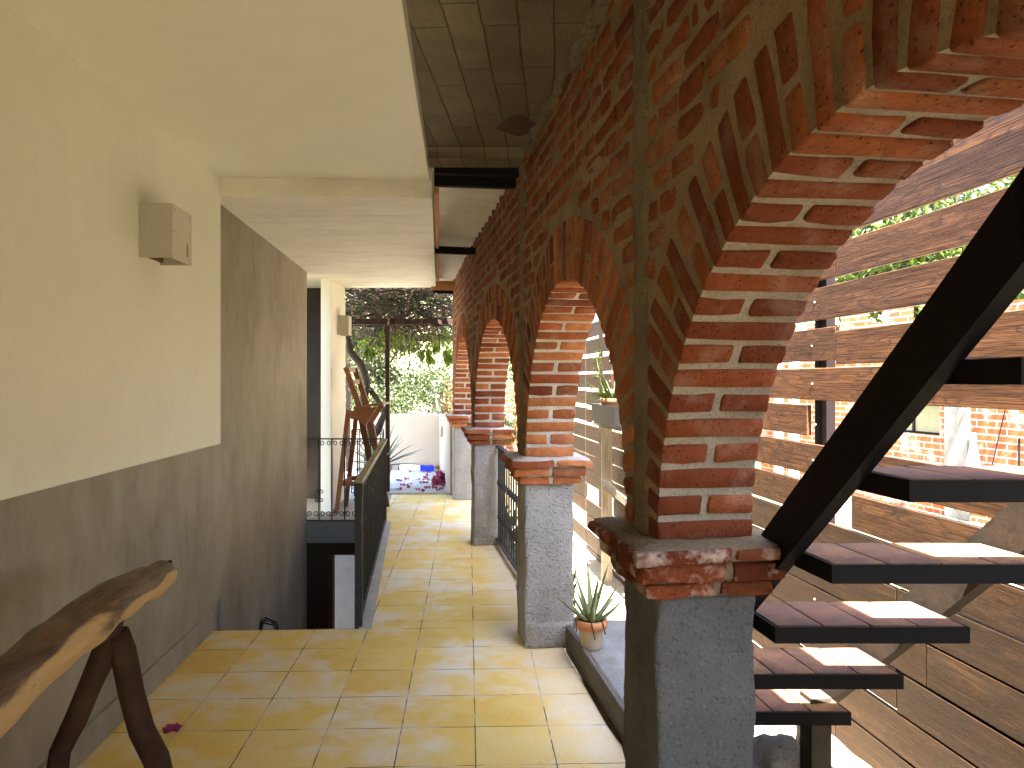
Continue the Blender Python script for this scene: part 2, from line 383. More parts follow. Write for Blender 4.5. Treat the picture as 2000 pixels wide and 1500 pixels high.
    def blade(s, base, d, up, L, w, bend=.3, n_=7, thick=.25, tone=None):
        base = V(base); d = V(d).normalized(); up = V(up); side = d.cross(up)
        side = side.normalized() if side.length > 1e-4 else V((1,0,0)); nn = side.cross(d)
        vs = []; fs = []; tn = []; p = base.copy(); dd = d.copy(); r = random.random()
        for i in range(n_+1):
            f = i/n_; ww = w*(1-f)**.75*(1 if f > .12 else .85)
            k = side.cross(dd).normalized()
            vs += [p-side*ww/2+k*ww*thick*.5, p-k*ww*thick, p+side*ww/2+k*ww*thick*.5, p+k*ww*thick*.1]
            tn += [(r, f, r)]*4
            dd = (dd+V((0,0,-1))*bend/n_).normalized(); p = p+dd*L/n_
        for i in range(n_):
            for k in range(4): fs.append((i*4+k, i*4+(k+1) % 4, i*4+4+(k+1) % 4, i*4+4+k))
        fs.append((0,3,2,1))
        s.add(vs, fs, tn)
    def leaf(s, p, L, w=None, d=None):
        w = w or L*.5
        d = d or V((random.uniform(-1,1), random.uniform(-1,1), random.uniform(-1,1)))
        d = d.normalized(); a = d.cross(V((random.uniform(-1,1), random.uniform(-1,1), random.uniform(-1,1)))).normalized()
        k = d.cross(a)*w*.18
        s.add([p, p+d*L*.5+a*w*.5+k, p+d*L, p+d*L*.5-a*w*.5+k], [(0,1,2),(0,2,3)], (random.random(), random.random(), 0))
    def build(s, name, mat, parent=None, smooth=False, origin=None, bevel=0.0):
        if parent is not None: org = ORG[parent]
        elif origin is not None: org = V(origin)
        else:
            xs = [p.x for p in s.v]; ys = [p.y for p in s.v]; zs = [p.z for p in s.v]
            org = V(((min(xs)+max(xs))/2, (min(ys)+max(ys))/2, min(zs)))
        me = bpy.data.meshes.new(name)
        me.from_pydata([tuple(p-org) for p in s.v], [], s.f)
        at = me.color_attributes.new('tone', 'FLOAT_COLOR', 'POINT')
        at.data.foreach_set('color', [x for t in s.t for x in (t[0], t[1], t[2], 1.0)])
        if s.uv:
            ul = me.uv_layers.new(name='UVMap')
            for i, pl in enumerate(me.polygons):
                q = s.uv.get(i)
                if q:
                    for li, c in zip(pl.loop_indices, q): ul.data[li].uv = c
        if smooth: me.polygons.foreach_set('use_smooth', [True]*len(me.polygons))
        me.materials.append(M[mat] if isinstance(mat, str) else mat); me.update()
        ob = bpy.data.objects.new(name, me); COL.objects.link(ob)
        if parent is not None: ob.parent = parent
        else: ob.location = org
        ORG[ob] = org
        if bevel:
            b = ob.modifiers.new('bevel', 'BEVEL'); b.width = bevel; b.segments = 2; b.limit_method = 'ANGLE'
        return ob
def thing(name, label, cat, loc, group=None):
    o = bpy.data.objects.new(name, None); o.empty_display_size = .1; COL.objects.link(o); o.location = loc; ORG[o] = V(loc)
    o['label'] = label; o['category'] = cat
    if group: o['group'] = group
    return o
def tag(o, label, cat, group=None, kind=None):
    o['label'] = label; o['category'] = cat
    if group: o['group'] = group
    if kind: o['kind'] = kind
    return o
def struct(o, label=None, cat=None):
    o['kind'] = 'structure'
    if label: o['label'] = label; o['category'] = cat
    return o
def board(mb, a, b, hgt, th, up=V((0,0,1)), tone=None):
    """a sawn board from a to b (centre line); UV runs along the grain"""
    a = V(a); b = V(b); d = b-a; L = d.length; d = d/L; y = up.cross(d).normalized(); z = d.cross(y)
    tone = tone or rt(); ox = random.random()*9
    P = []
    for i in (0,1):
        for j in (-1,1):
            for k in (-1,1): P.append(a+d*L*i+y*th/2*j+z*hgt/2*k)
    F_ = [(0,1,3,2),(4,6,7,5),(0,4,5,1),(2,3,7,6),(0,2,6,4),(1,5,7,3)]
    def uvp(i): return (ox+(L if i >= 4 else 0), (hgt if i & 1 else 0)+(th if i & 2 else 0))
    mb.add(P, F_, tone, [[uvp(i) for i in f] for f in F_])

# ------------------------------------------------------------------ arcade frame
PTS = [(-3.2,1.12),(1.833,.370),(3.78,.0758),(6.15,-.324),(8.49,-.683),(10,-.914)]
def XL(y):
    for (y0,x0),(y1,x1) in zip(PTS, PTS[1:]):
        if y <= y1: return x0+(x1-x0)*(y-y0)/(y1-y0)
    return x1
TD = V((.989,.148,0)); SD = V((-.148,.989,0)); ZD = V((0,0,1))
def W(y, t, z): return V((XL(y), y, z))+TD*t
TH = .262; SPR = 1.0; TOP = 2.67
PIERS = [(-.10,.17),(1.833,2.107),(3.80,4.07),(6.15,6.42),(8.49,8.80)]
ARCH = [(.17,1.833,.818),(2.107,3.80,.822),(4.07,6.15,.845),(6.42,8.49,.86)]
STRIP = .052
GX = [-.984,-.9,-.35,.35,.9,.984]
# brick template
def btemplate():
    nx, ny, nz = 5, 4, 4; idx = {}; key = []; fs = []
    def vid(*k):
        if k not in idx: idx[k] = len(key); key.append(k)
        return idx[k]
    for i in range(nx):
        for j in range(ny):
            fs.append((vid(i,j,0), vid(i,j+1,0), vid(i+1,j+1,0), vid(i+1,j,0))); fs.append((vid(i,j,nz), vid(i+1,j,nz), vid(i+1,j+1,nz), vid(i,j+1,nz)))
    for i in range(nx):
        for k in range(nz):
            fs.append((vid(i,0,k), vid(i+1,0,k), vid(i+1,0,k+1), vid(i,0,k+1))); fs.append((vid(i,ny,k), vid(i,ny,k+1), vid(i+1,ny,k+1), vid(i+1,ny,k)))
    for j in range(ny):
        for k in range(nz):
            fs.append((vid(0,j,k), vid(0,j,k+1), vid(0,j+1,k+1), vid(0,j+1,k))); fs.append((vid(nx,j,k), vid(nx,j+1,k), vid(nx,j+1,k+1), vid(nx,j,k+1)))
    return key, fs
BK, BF = btemplate()
def brick(mb, c, ax, h, r=.009, j=.0035, tone=None):
    c = V(c); seed = random.random()*99; r = min(r, min(h)*.6)
    px = [-h[0], -h[0]+r*.6, -h[0]*.4, h[0]*.4, h[0]-r*.6, h[0]]
    py = [-h[1], -h[1]+r*.6, 0, h[1]-r*.6, h[1]]; pz = [-h[2], -h[2]+r*.6, 0, h[2]-r*.6, h[2]]
    vs = []
    for (a, b, d) in BK:
        p = (px[a], py[b], pz[d])
        q = [max(-h[i]+r, min(h[i]-r, p[i])) for i in range(3)]
        e = V([p[i]-q[i] for i in range(3)])
        if e.length > r: e = e.normalized()*r
        w = c+ax[0]*(q[0]+e[0])+ax[1]*(q[1]+e[1])+ax[2]*(q[2]+e[2])
        vs.append(w+nv(w, 14, seed)*j*1.6+nv(w, 45, seed)*j*.6)
    mb.add(vs, BF, tone or rt())

arc = thing('arcade', 'long brick arcade with round arches on grey concrete piers', 'arcade', (.4,1.9,0))
# --- mortar core
mb = MB(); mf = MB(); md = MB()
CA = [(a-.010, b+.010, r+.010) for a, b, r in ARCH]
ys = sorted(set([-3.2,-.11,8.8]+[a+(b-a)*(.5-.5*math.cos(math.pi*i/48)) for a, b, r in CA for i in range(49)]))
def zlow(y):
    for a, b, r in CA:
        if a < y < b: 
            c = (a+b)/2; return SPR-.01+(r+.01)*math.sqrt(max(0, 1-((y-c)/((b-a)/2))**2))
    if y < -.1: return 0
    return SPR-.01
def in_arch(y0, y1): return any(a <= (y0+y1)/2 <= b for a, b, r in CA)
e = .005
for y0, y1 in zip(ys, ys[1:]):
    if y1-y0 < 1e-5: continue
    arch = in_arch(y0, y1)
    z0 = zlow(y0) if arch else (0 if y0 < -.1 else SPR-.01); z1 = zlow(y1) if arch else z0
    q = [W(y0,e,z0),W(y1,e,z1),W(y1,e,TOP),W(y0,e,TOP)]; r_ = [W(y0,TH-e,z0),W(y1,TH-e,z1),W(y1,TH-e,TOP),W(y0,TH-e,TOP)]
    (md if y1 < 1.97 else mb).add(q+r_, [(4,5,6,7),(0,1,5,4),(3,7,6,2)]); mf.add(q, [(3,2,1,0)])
for y in (-3.2, 8.8):
    z0 = 0 if y < 0 else SPR
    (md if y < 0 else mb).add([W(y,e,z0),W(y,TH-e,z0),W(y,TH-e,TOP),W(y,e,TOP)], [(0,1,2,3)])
for (a, b) in PIERS[1:]:   # closing sides of brick piers at the springing
    pass
mb.build('mortar_core', 'mortar', arc); mf.build('face_mortar', 'mortar_face', arc); md.build('near_arch_mortar', 'mortar_shaded', arc)
# --- brickwork
mb = MB()
def strip_edges(y):
    """free interval between tie columns that contains y"""
    cs = [(a+b)/2 for a, b in PIERS]
    lo = max([c+STRIP for c in cs if c <= y], default=-3.2); hi = min([c-STRIP for c in cs if c > y], default=8.80)
    return lo, hi
for a, b, r in ARCH:
    c = (a+b)/2; hw = (b-a)/2
    # arc length sampling
    S = [0]; K = 600; pp = None
    P = [(c+hw*math.cos(math.pi*i/K), SPR+r*math.sin(math.pi*i/K)) for i in range(K+1)]
    for i in range(K): S.append(S[-1]+math.hypot(P[i+1][0]-P[i][0], P[i+1][1]-P[i][1]))
    cnt = int(round(S[-1]/.0685)); step = S[-1]/cnt
    lo, hi = strip_edges(c)[0], strip_edges(c)[1]
    near = a < 1  # near arch bricks toned darker, shade put into their colour
    for k in range(cnt):
        s_ = (k+.5)*step; i = max(0, min(K-1, next(q for q in range(K+1) if S[q] >= s_)-1))
        y, z = P[i]; th = math.pi*(i+.5)/K
        nrm = V((math.cos(th)/hw, math.sin(th)/r)).normalized()
        Nv = V((0, nrm.x, nrm.y)); Nw = SD*nrm.x+ZD*nrm.y; Tw = SD*(-nrm.y)+ZD*nrm.x
        Lmax = .245
        if nrm.x > .02: Lmax = min(Lmax, (hi-y)/nrm.x-.004)
        if nrm.x < -.02: Lmax = min(Lmax, (lo-y)/nrm.x-.004)
        hT = step/2-.0078; dn = random.uniform(-.002,.002); rot = random.uniform(-.04,.04)
        Tw2 = (Tw*math.cos(rot)+Nw*math.sin(rot)); Nw2 = (Nw*math.cos(rot)-Tw*math.sin(rot))
        base = W(y, 0, z)
        def vb(n0, n1, t0, t1, hh=hT):
            cc = base+Nw2*((n0+n1)/2+dn)+TD*((t0+t1)/2)
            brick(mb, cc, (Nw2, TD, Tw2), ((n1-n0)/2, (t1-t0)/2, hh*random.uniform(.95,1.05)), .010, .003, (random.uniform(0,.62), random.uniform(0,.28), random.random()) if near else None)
        if k % 2 == 0:
            if Lmax > .2: vb(0, .112, 0, TH); vb(.128, Lmax, .0, TH, hT*1.12)
            else: vb(0, Lmax, 0, TH)
        else:
            m_ = TH/2+random.uniform(-.012,.012)
            vb(0, Lmax, 0, m_-.008); vb(0, Lmax, m_+.008, TH)
def course(z0, z1, lo, hi):
    """fill lo..hi on both faces with bricks of one course"""
    for side in (0, 1):
        y = lo-(random.random()*.12 if hi-lo > .5 else 0)
        while y < hi-.03:
            L = random.choice((.235,.19,.12,.12,.14))*random.uniform(.95,1.04)
            s_, e_ = max(y, lo+.006), min(y+L, hi-.006)
            if e_-s_ > .035:
                ym = (s_+e_)/2; t = .062 if side == 0 else TH-.062
                cc = W(ym, t+random.uniform(-.003,.003), (z0+z1)/2)
                ti = random.uniform(-.03,.03)
                A0 = SD*math.cos(ti)+ZD*math.sin(ti); A2 = ZD*math.cos(ti)-SD*math.sin(ti)
                brick(mb, cc, (A0, TD, A2), ((e_-s_)*1.012/2, .062, (z1-z0)/2*random.uniform(.92,1.05)), .012, .005, (random.uniform(.1,.85), random.uniform(0,.22), random.random()))
            y += L+.018
z = SPR+.012
while z < TOP-.05:
    z1 = min(z+.057, TOP)
    cs = [-3.2-STRIP]+[(a+b)/2 for a, b in PIERS]+[8.8+STRIP]
    for s0, s1 in zip(cs, cs[1:]):
        lo, hi = s0+STRIP, s1-STRIP
        ar = [q for q in ARCH if lo <= (q[0]+q[1])/2 <= hi]
        if not ar: course(z, z1, lo, hi); continue
        a, b, r = ar[0]; c = (a+b)/2; A = (b-a)/2+.268; B = r+.268
        if z-SPR >= B: course(z, z1, lo, hi)
        else:
            w = A*math.sqrt(1-((z-SPR)/B)**2)
            if c-w-lo > .05: course(z, z1, lo, c-w)
            if hi-(c+w) > .05: course(z, z1, c+w, hi)
    z += .0745
for k in range(13):   # wall below springing behind the lens
    course(.02+k*.0745, .077+k*.0745, -3.2, -.12)
mb.build('brickwork', 'brick', arc, True)
# --- tie columns and the rough haunch under the slab
mb = MB()
for i, (a, b) in enumerate(PIERS):
    mb = MB(); c = (a+b)/2
    mb.rough(W(c, TH/2, (SPR-.01+TOP)/2), (STRIP+.007, TH/2+.001, (TOP-SPR+.01)/2), (SD, TD, ZD), .018, .008, .006, 17)
    mb.build('tie_column', 'tie', arc, True)
mb = MB()
for k in range(26):
    y = -2.9+k*.26
    if y > 3.8: break
    mb.rough(W(y, .012, TOP-.02), (.145, .022*random.uniform(.7,1.2), .05*random.uniform(.6,1.5)), (SD, TD, ZD), .02, .022, .012, 15)
mb.build('mortar_haunch', 'tie', arc, True)
# --- piers
for i, (a, b) in enumerate(PIERS):
    c = (a+b)/2; hy = (b-a)/2
    mb = MB(); mb.rough(W(c, TH/2, .43), (hy+.002, TH/2+.002, .44), (SD, TD, ZD), .018, .009, .009, 9)
    pr = mb.build('pier', 'shaft_shaded' if i < 2 else 'shaft', arc, True)
    if i in (2,):
        mb = MB(); mb.rough(W(c, TH/2+.02, .065), (hy+.02, TH/2+.01, .075), (SD, TD, ZD), .03, .014, .03, 8)
        mb.build('plinth', 'shaft', pr, True)
    mb = MB(); core = MB()
    for (z0, z1, ov) in ((.868,.908,.036),(.914,.961,.062),(.966,1.0,.086)):
        for rr in (-1, 1):
            wt = TH+2*ov; wy = hy+ov; cut = random.uniform(.45,.62)*wt; t0 = -ov
            for (q0, q1) in ((0, cut-.007), (cut+.007, wt)):
                cc = W(c, t0+(q0+q1)/2, (z0+z1)/2)+SD*rr*(wy/2+.003)
                brick(mb, cc, (TD, SD, ZD), ((q1-q0)/2, wy/2-.004, (z1-z0)/2), .014, .006, (random.uniform(.1,.9), random.random(), 0))
        core.rough(W(c, TH/2, (z0+z1)/2+.004), (hy+ov-.010, TH/2+ov-.010, (z1-z0)/2+.004), (SD, TD, ZD), .04, .003, .01, 9)
    core.rough(W(c, TH/2, SPR+.002), (hy+.045, TH/2+.045, .010), (SD, TD, ZD), .03, .008, .02, 14)
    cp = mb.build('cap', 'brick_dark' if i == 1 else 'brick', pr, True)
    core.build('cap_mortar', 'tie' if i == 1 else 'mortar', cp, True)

# ------------------------------------------------------------------ floor
DX, DY = .2993, .2945; O0 = (-.1305, 2.653)
def tuv(x, y, shift=0):
    # oblique tile axes (1,.032)*DX and (-.0605,1)*DY
    px, py = x-O0[0], y-O0[1]; det = 1+.032*.0605
    a = (px+.0605*py)/det; b = (py-.032*px)/det
    return (a/DX, b/DY-shift)
def rail_x(y): return -.8765-.1265*(y-4.105)
def wallx(y): return -1.45-.0605*y if y <= 4.09 else -1.697-.1145*(y-4.09)
mb = MB()
def fpoly(poly, shift=0):
    mb.add([(x, y, 0) for x, y in poly], [tuple(range(len(poly)))], (.5,.5,.5), [[tuv(x, y, shift) for x, y in poly]])
FR = 4.10
fpoly([(wallx(-3),-3),(1.3,-3),(W(-.1,.22,0).x,W(-.1,.22,0).y),(.62,1.9),(.39,2.95),(.285,3.70),(.22,FR+.03),(-.86,FR+.01),(wallx(FR)-.02,FR-.03)])
cor = [(-.86,FR+.01),(.22,FR+.03)]+[(XL(y)+.21,y) for y in (4.2,6.3,8.95)]+[(rail_x(8.95)-.0,8.95),(rail_x(7.2)-.04,7.2)]
fpoly(cor, .434)
fl = mb.build('corridor_floor', 'tiles', None, origin=(0,0,0))
struct(fl, 'worn yellow cement tile floor of the covered corridor', 'floor')
mb = MB(); mb.prism([(rail_x(7.2)-.04,7.2),(rail_x(8.95),8.95),(-2.7,8.95),(-2.7,7.2)], -.005, 0)
M['landing'] = m_plaster('dusty landing tiles', (.24,.21,.165), (.36,.32,.25), False, .7, .2)
struct(mb.build('landing_floor', 'landing', None), 'dusty greyish floor of the landing beyond the stairwell', 'floor')
mb = MB()   # slab under the tiles (stairwell edge) and right kerb of the well
mb.prism([(wallx(FR)-.02,FR-.03),(-.86,FR+.01),(-.86,3.4),(wallx(3.4),3.4)], -.2, -.004)
mb.prism([(-.86,FR+.0),(.2,FR),(rail_x(7.2)+1.2,7.2),(rail_x(7.2)-.03,7.2)], -.25, -.004)
struct(mb.build('floor_slab', 'slabc', None), 'grey slab edge around the stairwell', 'floor')
mb = MB()
mb.prism([(rail_x(4.1)-.005,4.1),(rail_x(4.1)+.075,4.1),(rail_x(7.15)+.06,7.15),(rail_x(7.15)-.005,7.15)], -.003, .012)
struct(mb.build('stairwell_kerb', 'slabc', None), 'grey cement strip along the railing foot', 'kerb')

# ------------------------------------------------------------------ house
hs = thing('house', 'house with white upper wall, grey cement lower wall and white slab', 'house', (-1.7,2,0))
mb = MB()
L_ = [(wallx(y), y) for y in (-3,0,2,4.09,5.6,7.2)]
mb.prism(L_+[(-2.35,7.2),(-2.05,4.09),(-1.65,-3)], -2.8, 2.6)
gw = mb.build('cement_wall', 'grey', hs)
mb = MB(); off = .022
mb.prism([(wallx(y)+off, y) for y in (-3,1)]+[(wallx(2.8)+.02,2.8),(wallx(4.08)+.012,4.08)]+[(wallx(4.08)-.02,4.08),(wallx(-3)-.02,-3)], 0.0, .115)
mb.build('skirting', 'grey', gw, bevel=.006)
mb = MB()
wx = lambda y: -1.39-.0605*y
mb.prism([(wx(-3),-3),(wx(4.04),4.04),(wallx(4.04)-.01,4.04),(wallx(-3)-.01,-3)], 1.06, 2.6)
mb.build('white_wall', 'white', hs, bevel=.006)
mb = MB()
sx_ = lambda y: -.327-.072*(y-2.14)
mb.prism([(wx(-3)-.1,-3),(sx_(-3),-3),(sx_(4.2),4.2),(wx(4.2)-.1,4.2)], 2.55, 2.637)
mb.build('ceiling', 'white', hs, bevel=.004)
mb = MB()
zs = lambda x, y: 2.45+.07*(y-4.0)/4.6
BE = [(-1.75,4.0),(-.452,4.078),(-.905,8.56),(-2.75,8.62)]
mb.prism(BE, zs, 2.645)
mb.build('low_ceiling', 'beam', hs, bevel=.005)
mb = MB()   # clay edging tiles along the slab edge
for k in range(19):
    y = 4.12+k*.238; x = -.452-.1011*(y-4.078)
    d = V((-.1011,1,0)).normalized()
    brick(mb, (x+.012, y+.115, 2.565+.016*k*.25), (d, V((1,.1,0)).normalized(), ZD), (.116,.014,.075), .004, .002)
mb.build('clay_edging', 'clay', hs, True)
mb = MB()
mb.prism([(-2.052,7.72),(-1.945,7.72),(-2.005,8.66),(-2.115,8.66)], 0.0, zs)
mb.build('pillar', 'white', hs, bevel=.004)
mb = MB()   # recess behind the pillar
mb.prism([(-2.75,7.2),(-2.65,7.2),(-2.75,8.62),(-2.85,8.62)], 0, 2.6)
mb.prism([(-2.75,8.62),(-2.11,8.60),(-2.11,8.66),(-2.75,8.70)], 0, 2.6)
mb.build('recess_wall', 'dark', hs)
mb = MB()   # beam carrying the far landing, wall and doorway of the floor below
mb.prism([(-2.1,7.17),(rail_x(7.2)-.02,7.17),(rail_x(7.2)-.02,7.40),(-2.75,7.40),(-2.75,7.21)], -.205, -.006)
mb.build('landing_beam', 'blueg', hs)
mb = MB()
mb.prism([(-2.3,7.25),(-1.85,7.25),(-1.85,7.45),(-2.3,7.45)], -2.8, -.206)
mb.prism([(-1.49,7.25),(-.2,7.25),(-.2,7.45),(-1.49,7.45)], -2.8, -.206)
mb.prism([(-1.849,7.25),(-1.491,7.25),(-1.491,7.45),(-1.849,7.45)], -.345, -.206)
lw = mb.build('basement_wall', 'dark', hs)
for x in (-1.83,-1.505): mb = MB(); mb.box((x,7.30,-1.57), (.02,.05,1.22)); mb.build('door_jamb', 'rawwood', lw)
mb = MB()
mb.prism([(-3.2,9.6),(-.2,9.6),(-.2,9.7),(-3.2,9.7)], -2.8, -.3)
mb.prism([(-.3,7.45),(-.2,7.45),(-.2,9.6),(-.3,9.6)], -2.8, -.3)
mb.prism([(-3.2,7.45),(-3.1,7.45),(-3.1,9.6),(-3.2,9.6)], -2.8, -.3)
mb.build('basement_room', 'dimgrey', hs)
mb = MB()
mb.box((-1.65,8.6,-1.35), (.16,.3,.35)); 
mb.build('basement_counter', 'slabc', hs, bevel=.01)
mb = MB()   # stairwell right wall and floor
mb.prism([(-.86,4.11),(-.7,4.11),(rail_x(7.2)+.14,7.2),(rail_x(7.2)-.03,7.2)], -2.8, -.25)
mb.prism([(-1.9,3.3),(-.7,3.3),(-.7,3.4),(-1.9,3.4)], -2.8, -.2)
mb.build('stairwell_wall', 'grey', hs)
mb = MB()
mb.prism([(-3.2,3.3),(-.2,3.3),(-.2,9.7),(-3.2,9.7)], -2.95, -2.8)
for k in range(9): mb.box((-1.3, 4.3+k*.27, -2.8+.2*(9-k)*.5), (.42,.135,.2*(9-k)*.5))
mb.build('basement_stairs', 'slabc', hs)
mb = MB()   # unseen rear wall; low opening added to let fill light in
mb.prism([(1.12,-3.2),(2.4,-3.2),(2.4,-3.0),(1.12,-3.0)], 0, 2.65)
mb.prism([(-1.75,-3.2),(0.0,-3.2),(0.0,-3.0),(-1.75,-3.0)], 0, 2.54)
mb.prism([(0.0001,-3.2),(1.1199,-3.2),(1.1199,-3.0),(0.0001,-3.0)], 1.50, 2.54)
mb.build('rear_wall', 'white', hs)

# bulkhead lamp and pipe stubs low on the grey wall
t = thing('bulkhead_lamp', 'small caged bulkhead lamp on grey wall inside the stairwell', 'lamp', (-1.80,5.25,-.42))
mb = MB(); mb.lathe((0,0,0), [(.0,.02),(.075,.02),(.08,.0),(.0,.0)], 16)
for i, p in enumerate(mb.v): mb.v[i] = V((-1.83+p.z*1.0, 5.25+p.x, -.40+p.y))
mb.build('base', 'iron', t, True)
mb = MB(); mb.lathe((0,0,0), [(.0,.085),(.03,.08),(.055,.05),(.06,.02)], 16)
for i, p in enumerate(mb.v): mb.v[i] = V((-1.825+p.z*1.2, 5.25+p.x, -.40+p.y))
mb.build('globe', 'glass', t, True)
mb = MB()
for s_ in (-1,0,1):
  mb = MB(); mb.tube([(-1.82,5.25+s_*.045,-.33),(-1.73,5.25+s_*.03,-.36),(-1.715,5.25+s_*.03,-.40),(-1.73,5.25+s_*.03,-.44),(-1.82,5.25+s_*.045,-.47)], .006, 6); mb.build('cage_wire', 'iron', t, True)
mb = MB(); mb.tube([(wallx(4.16)+.02,4.16,-.4),(wallx(4.16)+.02,4.16,.10),(wallx(4.16)+.02,4.16,.155)], [.012,.012,.006], 8)
tag(mb.build('conduit', 'blueg', None, True), 'short grey conduit stub on grey wall at the stairwell edge', 'pipe')

# sconces
def sconce(label, y, x, out, L, z0, z1, d):
    t = thing('wall_sconce', label, 'wall lamp', (x, y, z0), 'box wall lamps on white walls')
    d = V(d).normalized(); o_ = V((d.y, -d.x, 0)); th = .012
    c = V((x, y, (z0+z1)/2)); h = (z1-z0)/2
    def bx(name, mat, a0, a1, b0, b1, zz0=z0, zz1=z1):
        mb = MB(); mb.box(V((x, y, (zz0+zz1)/2))+d*(a0+a1)/2+o_*(b0+b1)/2, ((a1-a0)/2, (b1-b0)/2, (zz1-zz0)/2), (d, o_, ZD))
        return mb.build(name, mat, t, bevel=.002)
    bx('near_side', 'paint', 0, th, 0, out); bx('far_side', 'paint', L-th, L, 0, out)
    f = bx('front', 'paintl', th, L-th, out-th, out+.002, z0+.002)
    bx('top', 'paint', th, L-th, 0, out-th, z1-.014, z1-.002)
    bx('socket_board', 'rawwood', th, L-th, .002, .016, z0+.01, z1-.02)
    bx('lamp_holder', 'rawwood', L*.35, L*.65, .02, .07, z0+.08, z1-.04)
    for a in (.03, L-.03):
        for zz in (z0+.02, z1-.02, (z0+z1)/2):
            mb = MB(); mb.box(V((x,y,zz))+d*a+o_*(out+.003), (.003,.0015,.004), (d,o_,ZD)); mb.build('screw', 'nail', f)
    return t, f, d, o_
t, f, d, o_ = sconce('painted box lamp with knot stain on the near white wall', 3.03, -1.573, .135, .222, 1.937, 2.168, (-.0605,1,0))
mb = MB(); kc = V((-1.573,3.03,1.995))+d*.165+o_*(.1385)
for rr in (1,.6):
    mb.add([kc+d*math.cos(a)*.014*rr+ZD*math.sin(a)*.034*rr+o_*(.001 if rr < 1 else 0) for a in [2*math.pi*k/16 for k in range(16)]], [tuple(range(16))])
M['knot'] = m_simple('yellow knot stain', (.30,.20,.085), (.42,.32,.17), 60, .7)
mb.build('knot', 'knot', f)
sconce('small painted box lamp on the narrow white pillar beside the chair', 8.12, -1.973, .125, .22, 1.93, 2.15, (-.063,1,0))

# ------------------------------------------------------------------ roofs
rf = thing('concrete_roof', 'board marked rough concrete roof slab over the brick arcade', 'roof slab', (.3,1,2.66))
mb = MB()
e1 = lambda y: 1.123-.15*y
mb.prism([(.30,-3.2),(1.62,-3.2),(e1(3.83),3.83),(-.75,3.83),(sx_(2)-.3,2.0),(sx_(-3)-.4,-3.0)], 2.66, 2.76)
mb.build('slab', 'form', rf)
mb = MB(); mb.prism([(-.75,3.832),(XL(3.9)+.3,3.832),(XL(3.9)+.3,4.0),(-.75,4.0)], 2.60, 2.755); mb.build('edge_rib', 'form', rf)
mb = MB()
for k in range(26):
    a = 2*math.pi*k/26; 
mb.add([(.03+.10*math.cos(2*math.pi*k/26)*(1+.22*math.sin(2*math.pi*k/26*3)), 3.50+.13*math.sin(2*math.pi*k/26)*(1+.18*math.cos(2*math.pi*k/26*4)), 2.657) for k in range(26)], [tuple(range(26))])
M['scar'] = m_simple('spalled brown patch', (.10,.05,.035), (.07,.04,.03), 20, .95, .6)
mb.build('spall_patch', 'scar', rf)
cr = thing('corrugated_roof', 'wavy pale roof sheets on dark steel beams over the corridor', 'roof', (-.4,6,2.55))
mb = MB(); rows = []
ny = 340
for i in range(ny+1):
    y = 4.0+4.75*i/ny; z = 2.585+.018*math.sin(2*math.pi*(y-4)/.19)
    rows.append((V((-.40-.111*(y-4)-.40, y, z+.115)), V((XL(y)+.34, y+.05, z-.02))))
mb.add([p for r_ in rows for p in r_], [(2*i, 2*i+1, 2*i+3, 2*i+2) for i in range(ny)])
mb.build('sheet', 'sheet', cr, True)
for (y, z, h_) in ((4.02,2.60,.03),(4.12,2.565,.035),(6.06,2.515,.03),(8.66,2.50,.035)):
    mb = MB(); x0 = -.43-.111*(y-4); mb.bar((x0, y, z), (XL(y)+.02, y+.02, z-.01), .045, h_*2)
    mb.build('steel_beam', 'black', cr)
mb = MB(); mb.bar((-.95,8.45,2.53), (XL(8.45)+.05,8.47,2.53), .02, .11); mb.build('fascia_board', 'clay', cr)

# ------------------------------------------------------------------ long railing and scroll railings
def railbars(t, A, B, z0, z1, nb, w, mat='iron', ring=False):
    A = V(A); B = V(B)
    for k in range(nb):
        p = A+(B-A)*(k+.5)/nb; mb = MB(); mb.bar((p.x,p.y,z0), (p.x,p.y,z1), w, w, V((B-A).normalized()))
        if ring: mb.box((p.x,p.y,(z0+z1)*.5+.1), (.014,.014,.02)); mb.box((p.x,p.y,z0+.2), (.012,.012,.016))
        mb.build('baluster', mat, t)
A = V((rail_x(4.12)+.0,4.12,0)); B = V((rail_x(7.15),7.15,0))
t = thing('stair_railing', 'long black iron railing with olive flat top beside the stairwell', 'railing', A)
dr = (B-A).normalized()
railbars(t, A+dr*.05, B-dr*.03, .03, .80, 21, .010)
mb = MB(); mb.bar(A+V((0,0,.838))-dr*.02, B+V((0,0,.828)), .046, .016); mb.build('handrail', 'olive_rail', t, bevel=.003)
for zz in (.80,.035): mb = MB(); mb.bar(A+V((0,0,zz)), B+V((0,0,zz)), .028, .012); mb.build('rail_bar', 'iron', t)
mb = MB(); mb.bar(A+V((0,0,0)), A+V((0,0,.83)), .042, .042, dr); mb.bar(A+V((0,0,.755)), A+V((0,0,.829)), .05, .05, dr); mb.build('newel', 'iron', t, bevel=.004)
mb = MB(); mb.bar(B, B+V((0,0,.82)), .03, .03, dr); mb.build('end_post', 'iron', t)
def scroll(mb, c, ax, r, sgn, zs_):
    pts = []
    for k in range(22):
        a = k/21*math.pi*2.6; rr = r*(1-.72*k/21)
        pts.append(c+ax*sgn*(r-rr*math.cos(a))+ZD*zs_*(rr*math.sin(a)))
    mb.tube(pts, .0045, 5)
